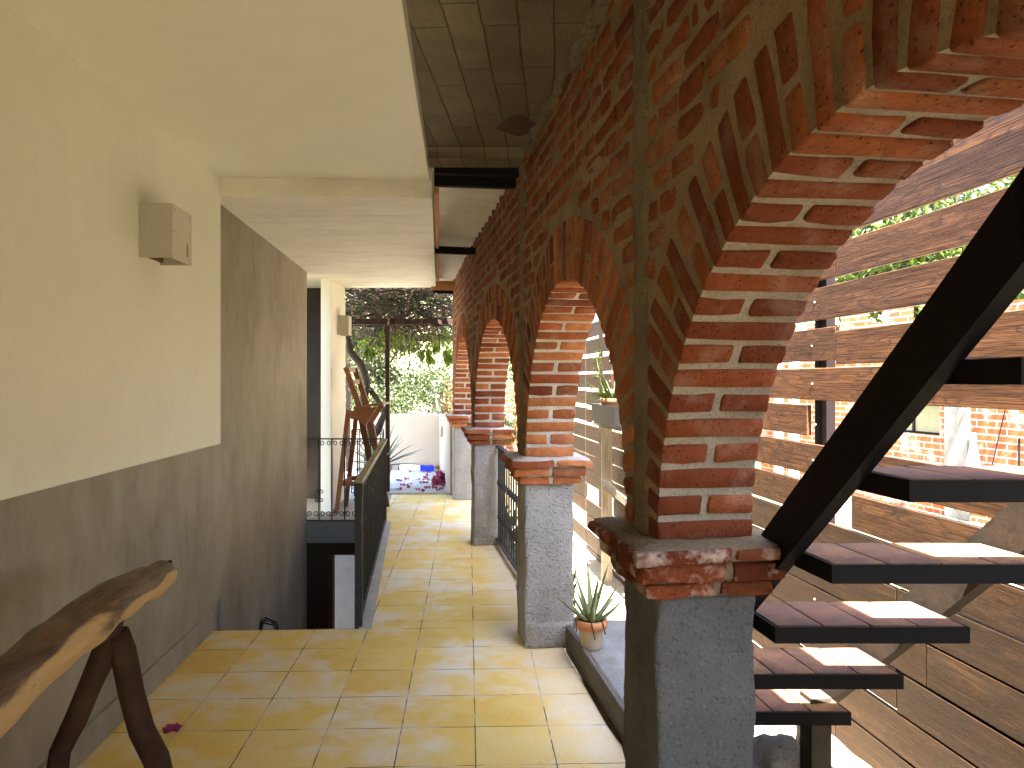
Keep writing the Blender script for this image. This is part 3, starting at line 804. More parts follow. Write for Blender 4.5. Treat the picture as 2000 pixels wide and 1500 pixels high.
def scrollrail(label, A, B, nb, h_):
    A = V(A); B = V(B); ax = (B-A).normalized()
    t = thing('scroll_railing', label, 'railing', A, 'wrought iron scroll railings across the landing')
    for zz in (h_,.012): mb = MB(); mb.bar(A+V((0,0,zz)), B+V((0,0,zz)), .028, .012); mb.build('rail_bar', 'iron', t)
    st = (B-A).length/nb
    for k in range(nb+1):
        p = A+ax*st*k; mb = MB(); mb.bar(p+V((0,0,.012)), p+V((0,0,h_)), .011); bl = mb.build('baluster', 'iron', t)
        for sg in (-1,1):
            if 0 < k+.5*sg < nb:
                for zz, rr, q in ((h_-.045,.028,1),(.085,.03,-1))+(((.30,.022,1),(.22,.022,-1)) if k in (1,4) else ()):
                    mb = MB(); scroll(mb, p+V((0,0,zz)), ax, rr, sg, q); mb.build('scroll', 'iron', bl, True)
scrollrail('black iron scroll railing at the landing edge above the stairwell', (-2.06,7.2,0), (rail_x(7.2)-.02,7.2,0), 6, .83)
scrollrail('far scroll railing behind the tall chair at the terrace edge', (-2.0,8.97,0), (-1.60,8.97,0), 4, .80)
t = thing('arch_railing', 'black iron bar railing across the arch opening', 'railing', (W(4.1,.2,0).x,W(4.1,.2,0).y,0))
railbars(t, W(4.12,.2,0), W(6.12,.2,0), .06, .84, 19, .014, ring=True)
for zz in (.85,.06): mb = MB(); mb.bar(W(4.08,.2,zz), W(6.14,.2,zz), .036, .012); mb.build('rail_bar', 'iron', t)
mb = MB(); board(mb, W(4.08,.235,.0), W(6.14,.235,.0), .07, .03); tag(mb.build('sill_board', 'palew', None), 'thin pale timber edging under the iron arch railing', 'timber edging')
mb = MB(); board(mb, W(2.115,.232,.06), W(3.79,.226,.06), .12, .028, tone=(.75,.15,.3)); tag(mb.build('kerb_plank', 'greyw', None, bevel=.003), 'grey weathered plank set on edge between two piers', 'plank')
mb = MB(); mb.prism([tuple(W(2.0,.25,0))[:2], (W(2.0,.25,0).x+.30,2.0), (W(3.9,.25,0).x+.36,3.95), tuple(W(3.92,.245,0))[:2]], -.08, .105)
struct(mb.build('raised_slab', 'rslab', None, bevel=.01), 'raised concrete slab behind the plank', 'slab')

# ------------------------------------------------------------------ staircase in the alley
st = thing('staircase', 'open black steel staircase with clay tiled treads', 'staircase', (1.0,2.4,0))
def SP(x, y, z): return V((x-.15*y, y, z))      # staircase frame runs along the arcade
SA = V((-.15,1,0)).normalized(); SX = V((1,.15,0)).normalized()
def stringer(name, x0, x1, y0, y1, mat, web_left=True):
    zl = lambda y: EYE+1.173-.91*y; zh = lambda y: EYE+1.317-.91*y
    mb = MB()
    def slabq(xa, xb, fa, fb):
        P = [SP(xa,y0,fa(y0)),SP(xb,y0,fa(y0)),SP(xb,y1,fa(y1)),SP(xa,y1,fa(y1)),SP(xa,y0,fb(y0)),SP(xb,y0,fb(y0)),SP(xb,y1,fb(y1)),SP(xa,y1,fb(y1))]
        mb.add(P, [(0,3,2,1),(4,5,6,7),(0,1,5,4),(1,2,6,5),(2,3,7,6),(3,0,4,7)])
    slabq(x0, x0+.006, lambda y: zl(y), zh)
    slabq(x0+.006, x1, lambda y: zl(y), lambda y: zl(y)+.009); slabq(x0+.006, x1, lambda y: zh(y)-.009, zh)
    return mb.build(name, mat, st)
stringer('stringer', .940, .974, .2, 2.62, 'black'); stringer('stringer', 1.500, 1.536, .2, 2.70, 'dusty')
for i in range(8):
    yf = 2.4-.252*i; z = .31+.229*i; dp = .218; x0, x1 = .978, 1.492
    mb = MB()
    C_ = lambda xa, xb, ya, yb, za, zb: mb.add([SP(a, b, c) for c in (za, zb) for b in (ya, yb) for a in (xa, xb)], [(0,2,3,1),(4,5,7,6),(0,1,5,4),(2,6,7,3),(0,4,6,2),(1,3,7,5)])
    C_(x0, x1, yf, yf+.005, z-.043, z); C_(x0, x1, yf+dp-.005, yf+dp, z-.043, z)
    C_(x0, x0+.005, yf+.005, yf+dp-.005, z-.043, z); C_(x1-.005, x1, yf+.005, yf+dp-.005, z-.043, z)
    C_(x0+.005, x1-.005, yf+.005, yf+dp-.005, z-.043, z-.038)
    fr = mb.build('tread_frame', 'black', st)
    w = (x1-x0-.012)/4
    mb = MB()
    for k in range(4):
        xa = x0+.006+k*w
        brick(mb, SP(xa+w/2, yf+dp/2, z-.017), (V((1,0,0)), SA, ZD), (w/2-.0022, dp/2-.006, .020), .003, .0012)
    mb.build('clay_tile', 'stile', fr, True)
mb = MB(); mb.bar(SP(1.43,2.50,-.1), SP(1.43,2.50,.33), .075, .075, SA); mb.bar(SP(1.43,2.5,-.05), SP(1.43,2.5,.0), .16, .16, SA); mb.build('support_post', 'dusty', st, bevel=.003)
mb = MB(); mb.bar(SP(1.518,2.76,-.1), SP(1.518,2.70,.16), .04, .06, SA); mb.build('stringer_foot', 'dusty', st)
mb = MB(); mb.rough(SP(1.33,2.58,.06), (.10,.09,.075), (SX,SA,ZD), .02, .03, .07, 7); tag(mb.build('rock', 'stone', None, True), 'rough brown rock beside the stair post', 'rock')
mb = MB(); mb.rough(SP(1.64,2.85,.0), (.045,.04,.10), (V((.8,0,.5)).normalized(),SA,V((-.5,0,.8)).normalized()), .02, .012, .02, 7); tag(mb.build('offcut', 'palew', None, True), 'broken pale stone offcut leaning behind the stair post', 'offcut')
mb = MB(); mb.rough(SP(1.25,2.42,-.07), (.34,.32,.075), (SX,SA,ZD), .04, .008, .02, 6); struct(mb.build('stair_pad', 'slabc', None, True), 'concrete pad under the staircase', 'pad')

# ------------------------------------------------------------------ fence
CF, BFN = 1.75, .135
def FP(y, z, o=0): return V((CF-BFN*y+o, y, z))
fn = thing('fence', 'tall slatted fence of stained horizontal boards along the alley', 'fence', (1.4,3,0))
def fz(a): return EYE-CF*a
ROWS = [(-.66,-.585),(-.578,-.497),(-.490,-.413),(-.411,-.340),(-.322,-.2435),(-.227,-.148),(-.1255,-.046),(-.0325,.047),(.065,.1425),(.164,.24),(.259,.338),(.344,.425),(.430,.510),(.514,.596),(.600,.682),(.687,.768),(.776,.858),(.868,.945),(.955,1.03)]
def fboard(y0, y1, z0, z1, low, o=0):
    mb = MB(); j = random.uniform(-.004,.004); tl = random.uniform(-.004,.004)
    board(mb, FP(y0, (z0+z1)/2+j, o), FP(y1, (z0+z1)/2+j+tl, o), z1-z0, .022, tone=(low*random.uniform(.7,1), random.random(), random.random()))
    mb.build('board', 'fence', fn, bevel=.0025)
for i, (a, b) in enumerate(ROWS):
    z1, z0 = fz(a), fz(b); low = max(0, min(1, (i-8)/3.0))*.85
    cuts = [-3.2,.5,2.977,5.02,6.32]
    if i > 16: cuts = [3.4,5.02,6.32]
    elif i == 8: cuts = [3.19,5.02,6.32]
    elif i == 10: cuts = [-3.2,.5,2.87,None,3.2,5.02,6.32]
    elif i in (9,13,15): cuts = [-3.2,.5,2.05+.4*(i % 3),3.6,5.4,6.32]
    elif i in (11,12,14): cuts = [-3.2,.5,2.6-.3*(i % 2),4.4,6.32]
    elif i in (3,5,7): cuts = [-3.2,.5,4.2,6.32]
    p = None
    for c in cuts:
        if p is not None and c is not None:
            if i != 6: fboard(p+.002, c-.002, z0, z1, low)
            else: fboard(p+.002, c-.002, z0+(.0 if p > 2.5 else -.0)+(-.018 if p < 2.5 else 0), z1-(.02 if p < 2.5 else 0), low, .0)
        p = c
    # far stretch seen through the arch, a little uneven
    for c0, c1 in ((6.36,7.3),(7.34,8.9)):
        if random.random() < .85: fboard(c0, c1, z0, z1, .9)
for y, mt in ((3.16,'black'),(3.10,'rusty'),(1.25,'black'),(5.02,'dusty'),(6.9,'dusty'),(8.9,'dusty')):
    mb = MB(); mb.bar(FP(y,-.42,.034), FP(y,2.7,.034), .038, .04, V((0,1,0))); mb.build('post', mt, fn)
mb = MB()
for i, (a, b) in enumerate(ROWS):
    for y in (1.98,3.13,5.0,6.4):
        if (y > 3) or i != 8: mb.lathe(FP(y+random.uniform(-.02,.02), fz((a+b)/2)+random.uniform(-.02,.02), -.0125), [(.0,0),(.005,0)], 8)
for i, p in enumerate(mb.v): pass
# turn the screw heads to face the alley
for k in range(0, len(mb.v), 16):
    c = mb.v[k]; S2 = MB(); S2.tube([c+V((-.002,0,0)), c+V((.004,0,0))], .0052, 8); S2.build('screw', 'nail', fn, True)
mb = MB(); mb.rough(FP(-.25,.16,.16), (.10,2.95,.52), (V((1,.135,0)).normalized(), V((-.135,1,0)).normalized(), ZD), .09, .02, .03, 4)
tag(mb.build('retaining_wall', 'stone', None, True), 'low rough stone retaining wall behind the lower fence boards', 'wall')
# pale timber post with a shelf carrying the planter
t = thing('shelf_post', 'pale weathered timber post with a cross rail seen through the arch', 'post', FP(6.15,-.32,-.12))
mb = MB(); board(mb, FP(6.15,-.32,-.11), FP(6.15,1.02,-.11), .085, .085, V((0,1,0))); mb.build('upright', 'palew', t)
mb = MB(); board(mb, FP(6.05,.55,-.16), FP(5.3,.50,-.16), .06, .03); mb.build('rail', 'palew', t)
mb = MB(); board(mb, FP(6.3,1.045,-.13), FP(5.2,1.045,-.13), .03, .14); mb.build('shelf', 'palew', t)
t = thing('planter_box', 'black plastic trough holding a clay pot behind the arch', 'planter', FP(5.75,1.06,-.14))
mb = MB()
def trough(mb, c, hx, hy, h, k=.85):
    c = V(c); ax = V((1,.0,0)); ay = V((-.135,1,0)).normalized()
    P = [c+ax*hx*s*k+ay*hy*q*k for s, q in ((-1,-1),(1,-1),(1,1),(-1,1))]; Q = [c+ax*hx*s+ay*hy*q+ZD*h for s, q in ((-1,-1),(1,-1),(1,1),(-1,1))]
    R_ = [c+ax*(hx-.012)*s+ay*(hy-.012)*q+ZD*h for s, q in ((-1,-1),(1,-1),(1,1),(-1,1))]; T_ = [c+ax*(hx-.014)*s*k+ay*(hy-.014)*q*k+ZD*.02 for s, q in ((-1,-1),(1,-1),(1,1),(-1,1))]
    mb.add(P+Q+R_+T_, [(3,2,1,0)]+[(i,(i+1)%4,4+(i+1)%4,4+i) for i in range(4)]+[(4+i,4+(i+1)%4,8+(i+1)%4,8+i) for i in range(4)]+[(8+i,8+(i+1)%4,12+(i+1)%4,12+i) for i in range(4)]+[(12,13,14,15)])
trough(mb, FP(5.70,1.062,-.17), .10, .36, .16); mb.build('trough', 'plastic', t)
mb = MB(); mb.lathe(FP(5.72,1.09,-.17), [(.0,0),(.075,0),(.098,.15),(.108,.15),(.108,.185),(.095,.185),(.09,.17),(.0,.17)], 18); mb.build('clay_pot', 'terra', t, True)
mb = MB()
for k in range(85):
    a = random.random()*6.28; el = random.uniform(.2,1.3)
    mb.blade(FP(5.72,1.26,-.17)+V((math.cos(a)*.04,math.sin(a)*.06,0)), (math.cos(a)*math.cos(el), math.sin(a)*math.cos(el), math.sin(el)), ZD, random.uniform(.18,.36), .012, random.uniform(.2,.9), 5)
mb.tube([FP(5.9,1.24,-.2), FP(5.9,1.5,-.24), FP(5.93,1.62,-.26)], .005, 5)
for k in range(22): mb.leaf(FP(5.9,1.45+.012*k,-.24)+V((random.uniform(-.03,.03),random.uniform(-.03,.03),0)), .05, .02)
mb.build('spiky_plant', 'leafy', t)

# ------------------------------------------------------------------ aloe in its pot
pc = V((.388,3.53,.108))
t = thing('potted_aloe', 'aloe in a chipped terracotta pot on the concrete slab', 'potted plant', pc)
mb = MB(); mb.lathe(pc, [(.0,0),(.047,0),(.049,.008),(.066,.105)], 24); pt = mb.build('pot', 'potband', t, True)
mb = MB(); mb.lathe(pc, [(.066,.098),(.078,.10),(.080,.142),(.068,.142),(.064,.12)], 24); mb.build('rim', 'terra', pt, True)
mb = MB(); mb.lathe(pc, [(.066,.125),(.03,.135),(.0,.138)], 18)
for k in range(14):
    a = random.random()*6.28; mb.tube([pc+V((.05*math.cos(a),.05*math.sin(a),.138)), pc+V((.082*math.cos(a),.082*math.sin(a),.146)), pc+V((.086*math.cos(a+.2),.086*math.sin(a+.2),.10-random.random()*.06))] if k < 5 else [pc+V((.05*math.cos(a),.05*math.sin(a),.14)), pc+V((.02*math.cos(a+1),.03*math.sin(a+1),.15))], .003, 5)
mb.build('soil', 'soil', t, True)
mb = MB()
for (dx, dz, L, w, bd, dy) in ((-.78,.62,.30,.034,-.05,.0),(-.52,.85,.27,.036,-.1,-.2),(-.28,.95,.33,.04,.05,.3),(-.05,1,.37,.044,.0,.1),(.12,1,.30,.04,.0,-.25),(.3,.95,.36,.042,.05,.2),(.55,.85,.30,.048,-.1,-.1),(.75,.55,.25,.05,-.35,-.3),(.6,.4,.22,.046,-.3,.4),(-.5,.5,.23,.04,-.3,-.5),(.0,.75,.17,.05,-.2,-.7),(-.2,.8,.2,.045,.1,-.5),(.2,.9,.26,.038,.1,.5),(-.35,.8,.22,.036,.0,.5)):
    mb.blade(pc+V((dx*.025,dy*.025,.125)), (dx,dy,dz), V((-dx,-dy,.3)) if abs(dx)+abs(dy) > .1 else V((0,-1,0)), L*.82, w, bd, 9, .32)
mb.build('leaves', 'aloe', t, True)

# ------------------------------------------------------------------ rustic bench arm
t = thing('rustic_bench', 'rustic bench arm of a thick barked log on a forked branch', 'bench', (-1.1,1.6,0))
mb = MB()
P = [(-.96,.95,.74),(-1.04,1.25,.75),(-1.075,1.5,.762),(-1.085,1.72,.79),(-1.085,1.95,.815),(-1.095,2.13,.812),(-1.108,2.27,.800),(-1.114,2.305,.795)]
R_ = [.075,.074,.070,.062,.056,.052,.049,.041]
pts = []; rad = []
for i in range(len(P)-1):
    for k in range(6):
        f = k/6; pts.append(V(P[i]).lerp(V(P[i+1]), f)); rad.append((R_[i]*(1-f)+R_[i+1]*f)*(1+.05*math.sin(i*2.1+f*3)))
pts.append(V(P[-1])); rad.append(R_[-1])
mb.tube(pts, rad, 26, (1,1,1), .22)
for i in range(len(mb.v)):
    c = pts[min(i//26, len(pts)-1)]; d = (mb.v[i]-c).normalized()
    f = max(0, min(1, .12+d.x*.8-d.z*.65+noise.noise(V((mb.v[i].x*16,mb.v[i].y*5,mb.v[i].z*16)))*1.0)); mb.t[i] = (f, .5, .5)
lg = mb.build('log', 'log', t, True)
mb = MB(); c = V((-1.112,2.311,.803)); mb.tube([c+V((0,-.004,0)), c+V((0,.004,0))], .010, 10, wob=.4); M['hole'] = m_simple('dark split', (.01,.007,.005), None, 30, .9)
mb = MB(); mb.tube([V((-1.094,2.300,.842)), V((-1.089,2.304,.805))], .007, 8, wob=.3); mb.build('split', 'hole', lg, True)
mb = MB()
jx = V((-1.15,2.06,.70))
mb.tube([(-1.125,2.05,.79),tuple(jx),(-1.155,2.06,.655),(-1.20,2.05,.56),(-1.235,2.04,.46),(-1.275,2.03,.37),(-1.29,2.02,.25),(-1.285,2.02,.1),(-1.29,2.02,0)], [.03,.035,.036,.031,.030,.028,.030,.03,.03], 14, (.12,.5,.5), .22)
mb.tube([(-1.125,2.06,.70),(-1.115,2.07,.64),(-1.09,2.06,.52),(-1.055,2.05,.42),(-1.01,2.04,.345),(-.985,2.03,.27),(-.975,2.02,.12),(-.97,2.02,0)], [.03,.034,.033,.034,.034,.036,.036,.036], 14, (.05,.5,.5), .22)
mb.build('forked_leg', 'fork', t, True)
mb = MB(); mb.tube([(-1.02,1.1,.72),(-1.02,1.1,0)], .04, 12, (.4,.5,.5), .3); mb.build('leg', 'fork', t, True)

# ------------------------------------------------------------------ tall chair
t = thing('bar_chair', 'tall brown wooden bar chair standing behind the scroll railing', 'chair', (-1.65,7.85,0))
CX = lambda x, z, y: V((x, y, z))
def side_panel(y):
    mb = MB(); w = .035
    def strip(a, b, wa, wb):
        a = V((a[0],0,a[1])); b = V((b[0],0,b[1])); d = (b-a).normalized(); nrm = V((d.z,0,-d.x))
        q = [a-nrm*wa/2, a+nrm*wa/2, b+nrm*wb/2, b-nrm*wb/2]
        mb.extrude([(p.x, y, p.z) for p in q], (0,.026,0), rt())
    strip((-1.735,1.10), (-1.862,0), .05, .045)       # rear leg
    strip((-1.60,1.02), (-1.39,0), .07, .045)         # front leg
    strip((-1.60,1.08), (-1.765,1.555), .062, .05)    # back upright
    mb.extrude([(x, y-.001, z) for x, z in ((-1.755,1.09),(-1.43,1.13),(-1.56,.93),(-1.655,1.02),(-1.70,1.0))], (0,.028,0), rt())
    strip((-1.80,.32), (-1.46,.32), .05, .05)
    return mb.build('side_frame', 'chairw', t)
side_panel(7.62); side_panel(8.04)
mb = MB(); mb.extrude([(-1.68,7.60,1.115),(-1.36,7.60,1.155),(-1.36,7.60,1.18),(-1.68,7.60,1.14)], (0,.49,0)); mb.build('seat', 'chairw', t, bevel=.004)
for z, x in ((1.53,-1.755),(1.40,-1.71)): mb = MB(); mb.box((x,7.83,z), (.009,.2,.026)); mb.build('back_slat', 'palew', t)
for x in (-1.49,-1.80): mb = MB(); mb.box((x,7.83,.32), (.012,.2,.025)); mb.build('stretcher', 'chairw', t)

# ------------------------------------------------------------------ terrace
mb = MB(); mb.prism([(-4.2,8.95),(-.70,8.95),(-1.16,11.7),(-4.2,11.7)], -.2, -.004)
struct(mb.build('terrace_floor', 'slabc', None), 'grey cement terrace floor with fallen petals', 'floor')
mb = MB(); mb.prism([(-1.65,8.92),(-.76,8.92),(-.775,8.99),(-1.65,8.99)], -.004, .022)
struct(mb.build('threshold', 'slabc', None), 'grey threshold strip at the corridor end', 'threshold')
t = thing('parapet', 'cream rendered parapet wall closing the sunny terrace', 'parapet', (-2,11.6,0))
mb = MB(); mb.prism([(-4.2,11.6),(-1.17,11.6),(-1.0,11.6),(-1.0,11.78),(-4.2,11.78)], -.2, .865); mb.build('end_wall', 'cream', t, bevel=.01)
mb = MB(); mb.prism([(-.765,8.85),(-.60,8.85),(-.98,11.598),(-1.172,11.598)], -.2, .862); sw = mb.build('side_wall', 'cream', t, bevel=.01)
mb = MB(); mb.box((-.80+.012,9.35,.60), (.02,.05,.06)); tag(mb.build('socket_box', 'plastic', None, bevel=.004), 'dark weatherproof socket on the terrace side wall', 'socket')
mb = MB(); mb.tube([(-1.02,10.6,.66),(-1.06,10.6,.66)], .085, 20); tag(mb.build('vent_cover', 'paintl', None, True), 'round pale vent cover on the terrace side wall', 'vent')
mb = MB(); trough(mb, (-1.33,11.25,.0), .11, .10, .075, .92); tag(mb.build('tray', 'blue', None), 'blue plastic tray at the foot of the parapet', 'tray')
mb = MB(); mb.box((-1.62,11.48,.03), (.17,.09,.034)); tag(mb.build('ledge_block', 'white', None, bevel=.004), 'low white block against the parapet foot', 'block')
mb = MB(); mb.box((-1.87,11.45,.035), (.07,.09,.04)); tag(mb.build('ledge_brick', 'stone', None, bevel=.004), 'dull purple brick beside the white block', 'brick')
mb = MB(); mb.box((-1.41+.1,11.5,.028), (.10,.07,.03)); tag(mb.build('clay_block', 'terra', None, bevel=.004), 'pinkish clay slab behind the blue tray', 'slab')
# fallen bougainvillea bracts
def petal(x, y, s, label, cat='petal', group='fallen petals on the terrace floor'):
    mb = MB()
    for k in range(3):
        a = random.random()*6.28; d = V((math.cos(a), math.sin(a), .45))
        mb.leaf(V((x,y,.004)), s, s*.8, d)
    tag(mb.build('petal', 'petal', None), label, cat, group)
for k in range(34):
    y = random.uniform(9.05,11.2); f = random.random()**.8
    x = -1.7+(f*(1.7-.80-.155*(y-8.95)))
    petal(x, y, random.uniform(.035,.06), 'small magenta petal lying on the grey terrace floor')
mb = MB()
for k in range(5): mb.leaf(V((-1.37,2.90,.005)), .042, .045, V((math.cos(k*.9-.4), math.sin(k*.9-.4)*.6, .35)))
tag(mb.build('petal', 'petal', None), 'single dark magenta petal on the yellow tiles near the bench', 'petal')
mb = MB()
for k in range(2): mb.leaf(V((-1.80,7.62,.005)), .06, .05, V((1,.3*k,.3)))
tag(mb.build('petal', 'petal', None), 'purple petal on the landing tiles beside the white pillar', 'petal')
mb = MB()
for k in range(420):
    a = random.random()*6.28; r = random.random()**.7; 
    mb.leaf(V((-1.00+.0+.10*r*math.cos(a), 10.0+.30*r*math.sin(a), .01+.16*(1-r)*random.random())), .05, .04)
tag(mb.build('petal_heap', 'petal', None), 'heap of swept magenta petals by the terrace side wall', 'petals', None, 'stuff')

# ------------------------------------------------------------------ pergola and vine
t = thing('pergola', 'dark red steel pergola frame over the terrace', 'pergola', (-1.56,9.03,0))
mb = MB(); mb.bar((-1.56,9.03,0), (-1.56,9.03,2.19), .05, .05, V((0,1,0))); mb.build('post', 'rusty', t)
for (a, b, w, h_) in (((-2.4,9.03,2.15),(-.70,9.06,2.155),.05,.07),((-2.6,11.2,2.10),(-.6,11.2,2.06),.06,.10),((-1.56,9.03,2.12),(-1.75,11.2,2.06),.05,.06),((-2.5,10.1,2.2),(-.6,10.1,2.2),.05,.05),((-.95,9.05,2.12),(-1.25,11.2,2.08),.05,.06)):
    mb = MB(); mb.bar(a, b, w, h_); mb.build('beam', 'rusty', t)
mb = MB(); mb.bar((-2.55,11.2,0), (-2.55,11.2,2.06), .06, .06, V((0,1,0))); mb.build('post', 'rusty', t)
mb = MB(); mb.bar((-.72,11.4,0), (-.72,11.4,2.06), .06, .06, V((0,1,0))); mb.build('post', 'rusty', t)
vn = thing('bougainvillea', 'tangled dry bougainvillea vine with bare twigs over the pergola', 'vine', (-2.0,9.7,0))
mb = MB(); mb.tube([(-1.92,9.75,-.02),(-1.93,9.75,.35),(-1.90,9.7,.7),(-2.02,9.7,1.1),(-1.95,9.7,1.38),(-2.02,9.65,1.62),(-2.16,9.6,1.80),(-2.22,9.6,2.1)], [.09,.075,.085,.07,.055,.05,.048,.045], 12, wob=.25)
mb.tube([(-1.95,9.7,.55),(-1.80,9.65,.75),(-1.72,9.7,.98),(-1.85,9.75,1.2),(-2.0,9.7,1.38)], [.045,.05,.04,.035,.03], 10, wob=.25)
mb.build('trunk', 'bark', vn, True)
def twigs(cnt, box, L, r, mat, nm, flatz=.35):
    mb = MB()
    for k in range(cnt):
        p = V([random.uniform(a, b) for a, b in box]); d = V((random.uniform(-1,1), random.uniform(-.6,.6), random.uniform(-1,1)*flatz)).normalized(); pts = [p]
        for q in range(5):
            d = (d+V((random.uniform(-.45,.45), random.uniform(-.45,.45), random.uniform(-.45,.45)))).normalized(); pts.append(pts[-1]+d*L*random.uniform(.12,.28))
        rr = r*random.uniform(.5,1.3); mb.tube(pts, [rr*(1-.12*i) for i in range(6)], 5, caps=False)
    return mb.build(nm, mat, vn, True)
BX = ((-2.7,-.55),(9.1,11.6),(2.18,2.62))
twigs(240, BX, .8, .008, 'twig', 'dry_twigs'); twigs(420, BX, 1.0, .012, 'bark', 'dark_branches')
twigs(200, ((-2.6,-.7),(9.2,11.3),(1.84,2.15)), .5, .006, 'bark', 'hanging_twigs', .9)
mb = MB()
for k in range(700):
    mb.leaf(V((random.uniform(-2.6,-.7), random.uniform(9.2,11.5), random.uniform(2.2,2.8))), random.uniform(.05,.09))
for k in range(420):
    x = random.uniform(-2.35,-.75); mb.leaf(V((x, random.uniform(9.2,11.4), 2.1-abs(random.gauss(0,.16)))), random.uniform(.06,.10), None, V((random.uniform(-.5,.5), random.uniform(-.5,.5), -1)))
for (x, z) in ((-1.10,1.78),(-1.17,1.80),(-1.05,1.72),(-.86,1.76),(-.80,1.82),(-1.9,1.85),(-1.85,1.79),(-1.0,1.86),(-.84,1.70)):
    for k in range(4): mb.leaf(V((x+random.uniform(-.04,.04), 9.4, z+random.uniform(-.03,.06))), .14, .09, V((random.uniform(-.5,.5), .2, -1)))
for k in range(5200):
    x, y = random.uniform(-3.0,-.5), random.uniform(8.3,10.5)
    if noise.noise(V((x*2.2,y*2.2,4))) > -.22: mb.leaf(V((x, y, random.uniform(2.78,3.05))), random.uniform(.09,.14), .09, V((random.uniform(-1,1),random.uniform(-1,1),random.uniform(-.3,.3))))
mb.build('foliage', 'vleaf', vn)
mb = MB()
for k in range(150): mb.leaf(V((random.uniform(-2.6,-.7), random.uniform(9.2,11.5), random.uniform(2.2,2.7))), random.uniform(.05,.08))
fo = mb.build('flowers', 'petal', vn); fo['kind'] = 'stuff'
mb = MB()   # unseen sheet added above the vine to shade the terrace
mb.prism([(-2.3,9.6),(-.9,9.6),(-1.05,11.3),(-2.3,11.3)], 2.66, 2.70); mb.build('shade_sheet', 'galv', t)
t = thing('potted_agave', 'large spiky agave in a clay pot beside the pergola post', 'potted plant', (-1.72,9.35,0))
mb = MB(); mb.lathe((-1.72,9.35,0), [(0,0),(.10,0),(.15,.26),(.165,.26),(.165,.30),(.14,.30),(.0,.28)], 20); mb.build('pot', 'terra', t, True)
mb = MB()
for k in range(26):
    a = k*2.4; el = .25+1.05*(k/26)
    mb.blade((-1.72+.04*math.cos(a),9.35+.04*math.sin(a),.3), (math.cos(a)*math.cos(el), math.sin(a)*math.cos(el), math.sin(el)), V((-math.cos(a),-math.sin(a),.4)), random.uniform(.45,.68), .06, random.uniform(.15,.55), 8, .2)
mb.build('leaves', 'agave', t, True)

# ------------------------------------------------------------------ outside: ground, neighbour, trees
mb = MB()
for (x0,x1,y0,y1) in ((-80,80,-60,-3.2),(-80,80,12,90),(-80,-3.3,-3.2,12)): mb.add([(x0,y0,-.32),(x1,y0,-.32),(x1,y1,-.32),(x0,y1,-.32)], [(0,1,2,3)])
mb.add([(.1,-3.2,-.32),(80,-3.2,-.32),(80,12,-.32),(-.8,12,-.32),(-.5,8.9,-.32),(.35,4,-.32)], [(0,1,2,3,4,5)])
struct(mb.build('ground', 'earth', None, origin=(0,0,-.32)), 'dry earth ground', 'ground')
mb = MB()
ng = 40; gx0, gx1, gy0, gy1 = .35, 2.3, .6, 9.2
for i in range(ng+1):
    for j in range(ng*2+1):
        y = gy0+(gy1-gy0)*j/(ng*2); x = (XL(y)+.22)+(2.9-.07*y-(XL(y)+.22))*i/ng
        mb.v.append(V((x, y, -.06-.24*max(0, min(1, (y-3.5)/.7))+noise.noise(V((x*6,y*6,0)))*.02+noise.noise(V((x*22,y*22,3)))*.008))); mb.t.append((.5,.5,.5))
for i in range(ng):
    for j in range(ng*2):
        a = i*(ng*2+1)+j; mb.f.append([a, a+ng*2+1, a+ng*2+2, a+1])
struct(mb.build('alley_ground', 'sand', None, True), 'sandy rubble ground of the alley', 'ground')
mb = MB()
for k in range(700):
    y = random.uniform(4.3,8.5); x = XL(y)+random.uniform(.30,.42); mb.leaf(V((x,y,-.05+random.random()*.22)), random.uniform(.05,.12), .025, V((random.uniform(-.6,.6),random.uniform(-.6,.6),1)))
tag(mb.build('weeds', 'leafy', None), 'bright green weeds growing outside the arch railing', 'weeds', None, 'stuff')
# neighbour's brick house
nb = thing('brick_house', 'unfinished red brick house across the yard behind the fence', 'house', (5.5,9.5,-.32))
NC, NB_ = 7.87, .25
def NP(y, z, o=0): return V((NC-NB_*y+o, y, z))
mb = MB()
def nq(y0, y1, z0, z1, o=0):
    mb.add([NP(y0,z0,o),NP(y1,z0,o),NP(y1,z1,o),NP(y0,z1,o)], [(3,2,1,0)], (.5,.5,.5), [[(y1*1.03,z1),(y1*1.03,z0),(y0*1.03,z0),(y0*1.03,z1)][::1]])
    f = mb.uv[len(mb.f)-1]; mb.uv[len(mb.f)-1] = [(y0*1.03,z1),(y1*1.03,z1),(y1*1.03,z0),(y0*1.03,z0)]
wy0, wy1, wz0, wz1 = 9.32, 10.35, .70, 1.12
nq(4,wy0,-.4,2.25); nq(wy1,13.2,-.4,2.25); nq(wy0,wy1,-.4,wz0); nq(wy0,wy1,wz1,2.25)
y = 4.0
while y < 13:
    nq(y, y+.55, 2.25, 2.42 if int(y*3) % 2 else 2.34); y += .82
mb.build('wall', 'nbrick', nb)
mb = MB(); mb.add([NP(4,-.4,.24),NP(13.2,-.4,.24),NP(13.2,2.25,.24),NP(4,2.25,.24)], [(0,1,2,3)]); mb.add([NP(4,2.24,0),NP(13.2,2.24,0),NP(13.2,2.24,.24),NP(4,2.24,.24)], [(0,1,2,3)]); mb.add([NP(13.2,-.4,0),NP(13.2,-.4,.24),NP(13.2,2.25,.24),NP(13.2,2.25,0)], [(0,1,2,3)])
mb.build('wall_back', 'mortar', nb)
mb = MB(); mb.box(NP(9.03,.9,.02), (.08,.17,1.36), (V((1,.25,0)).normalized(), V((-.25,1,0)).normalized(), ZD)); mb.build('concrete_column', 'ncon', nb)
mb = MB(); ax_ = (V((1,.25,0)).normalized(), V((-.25,1,0)).normalized(), ZD)
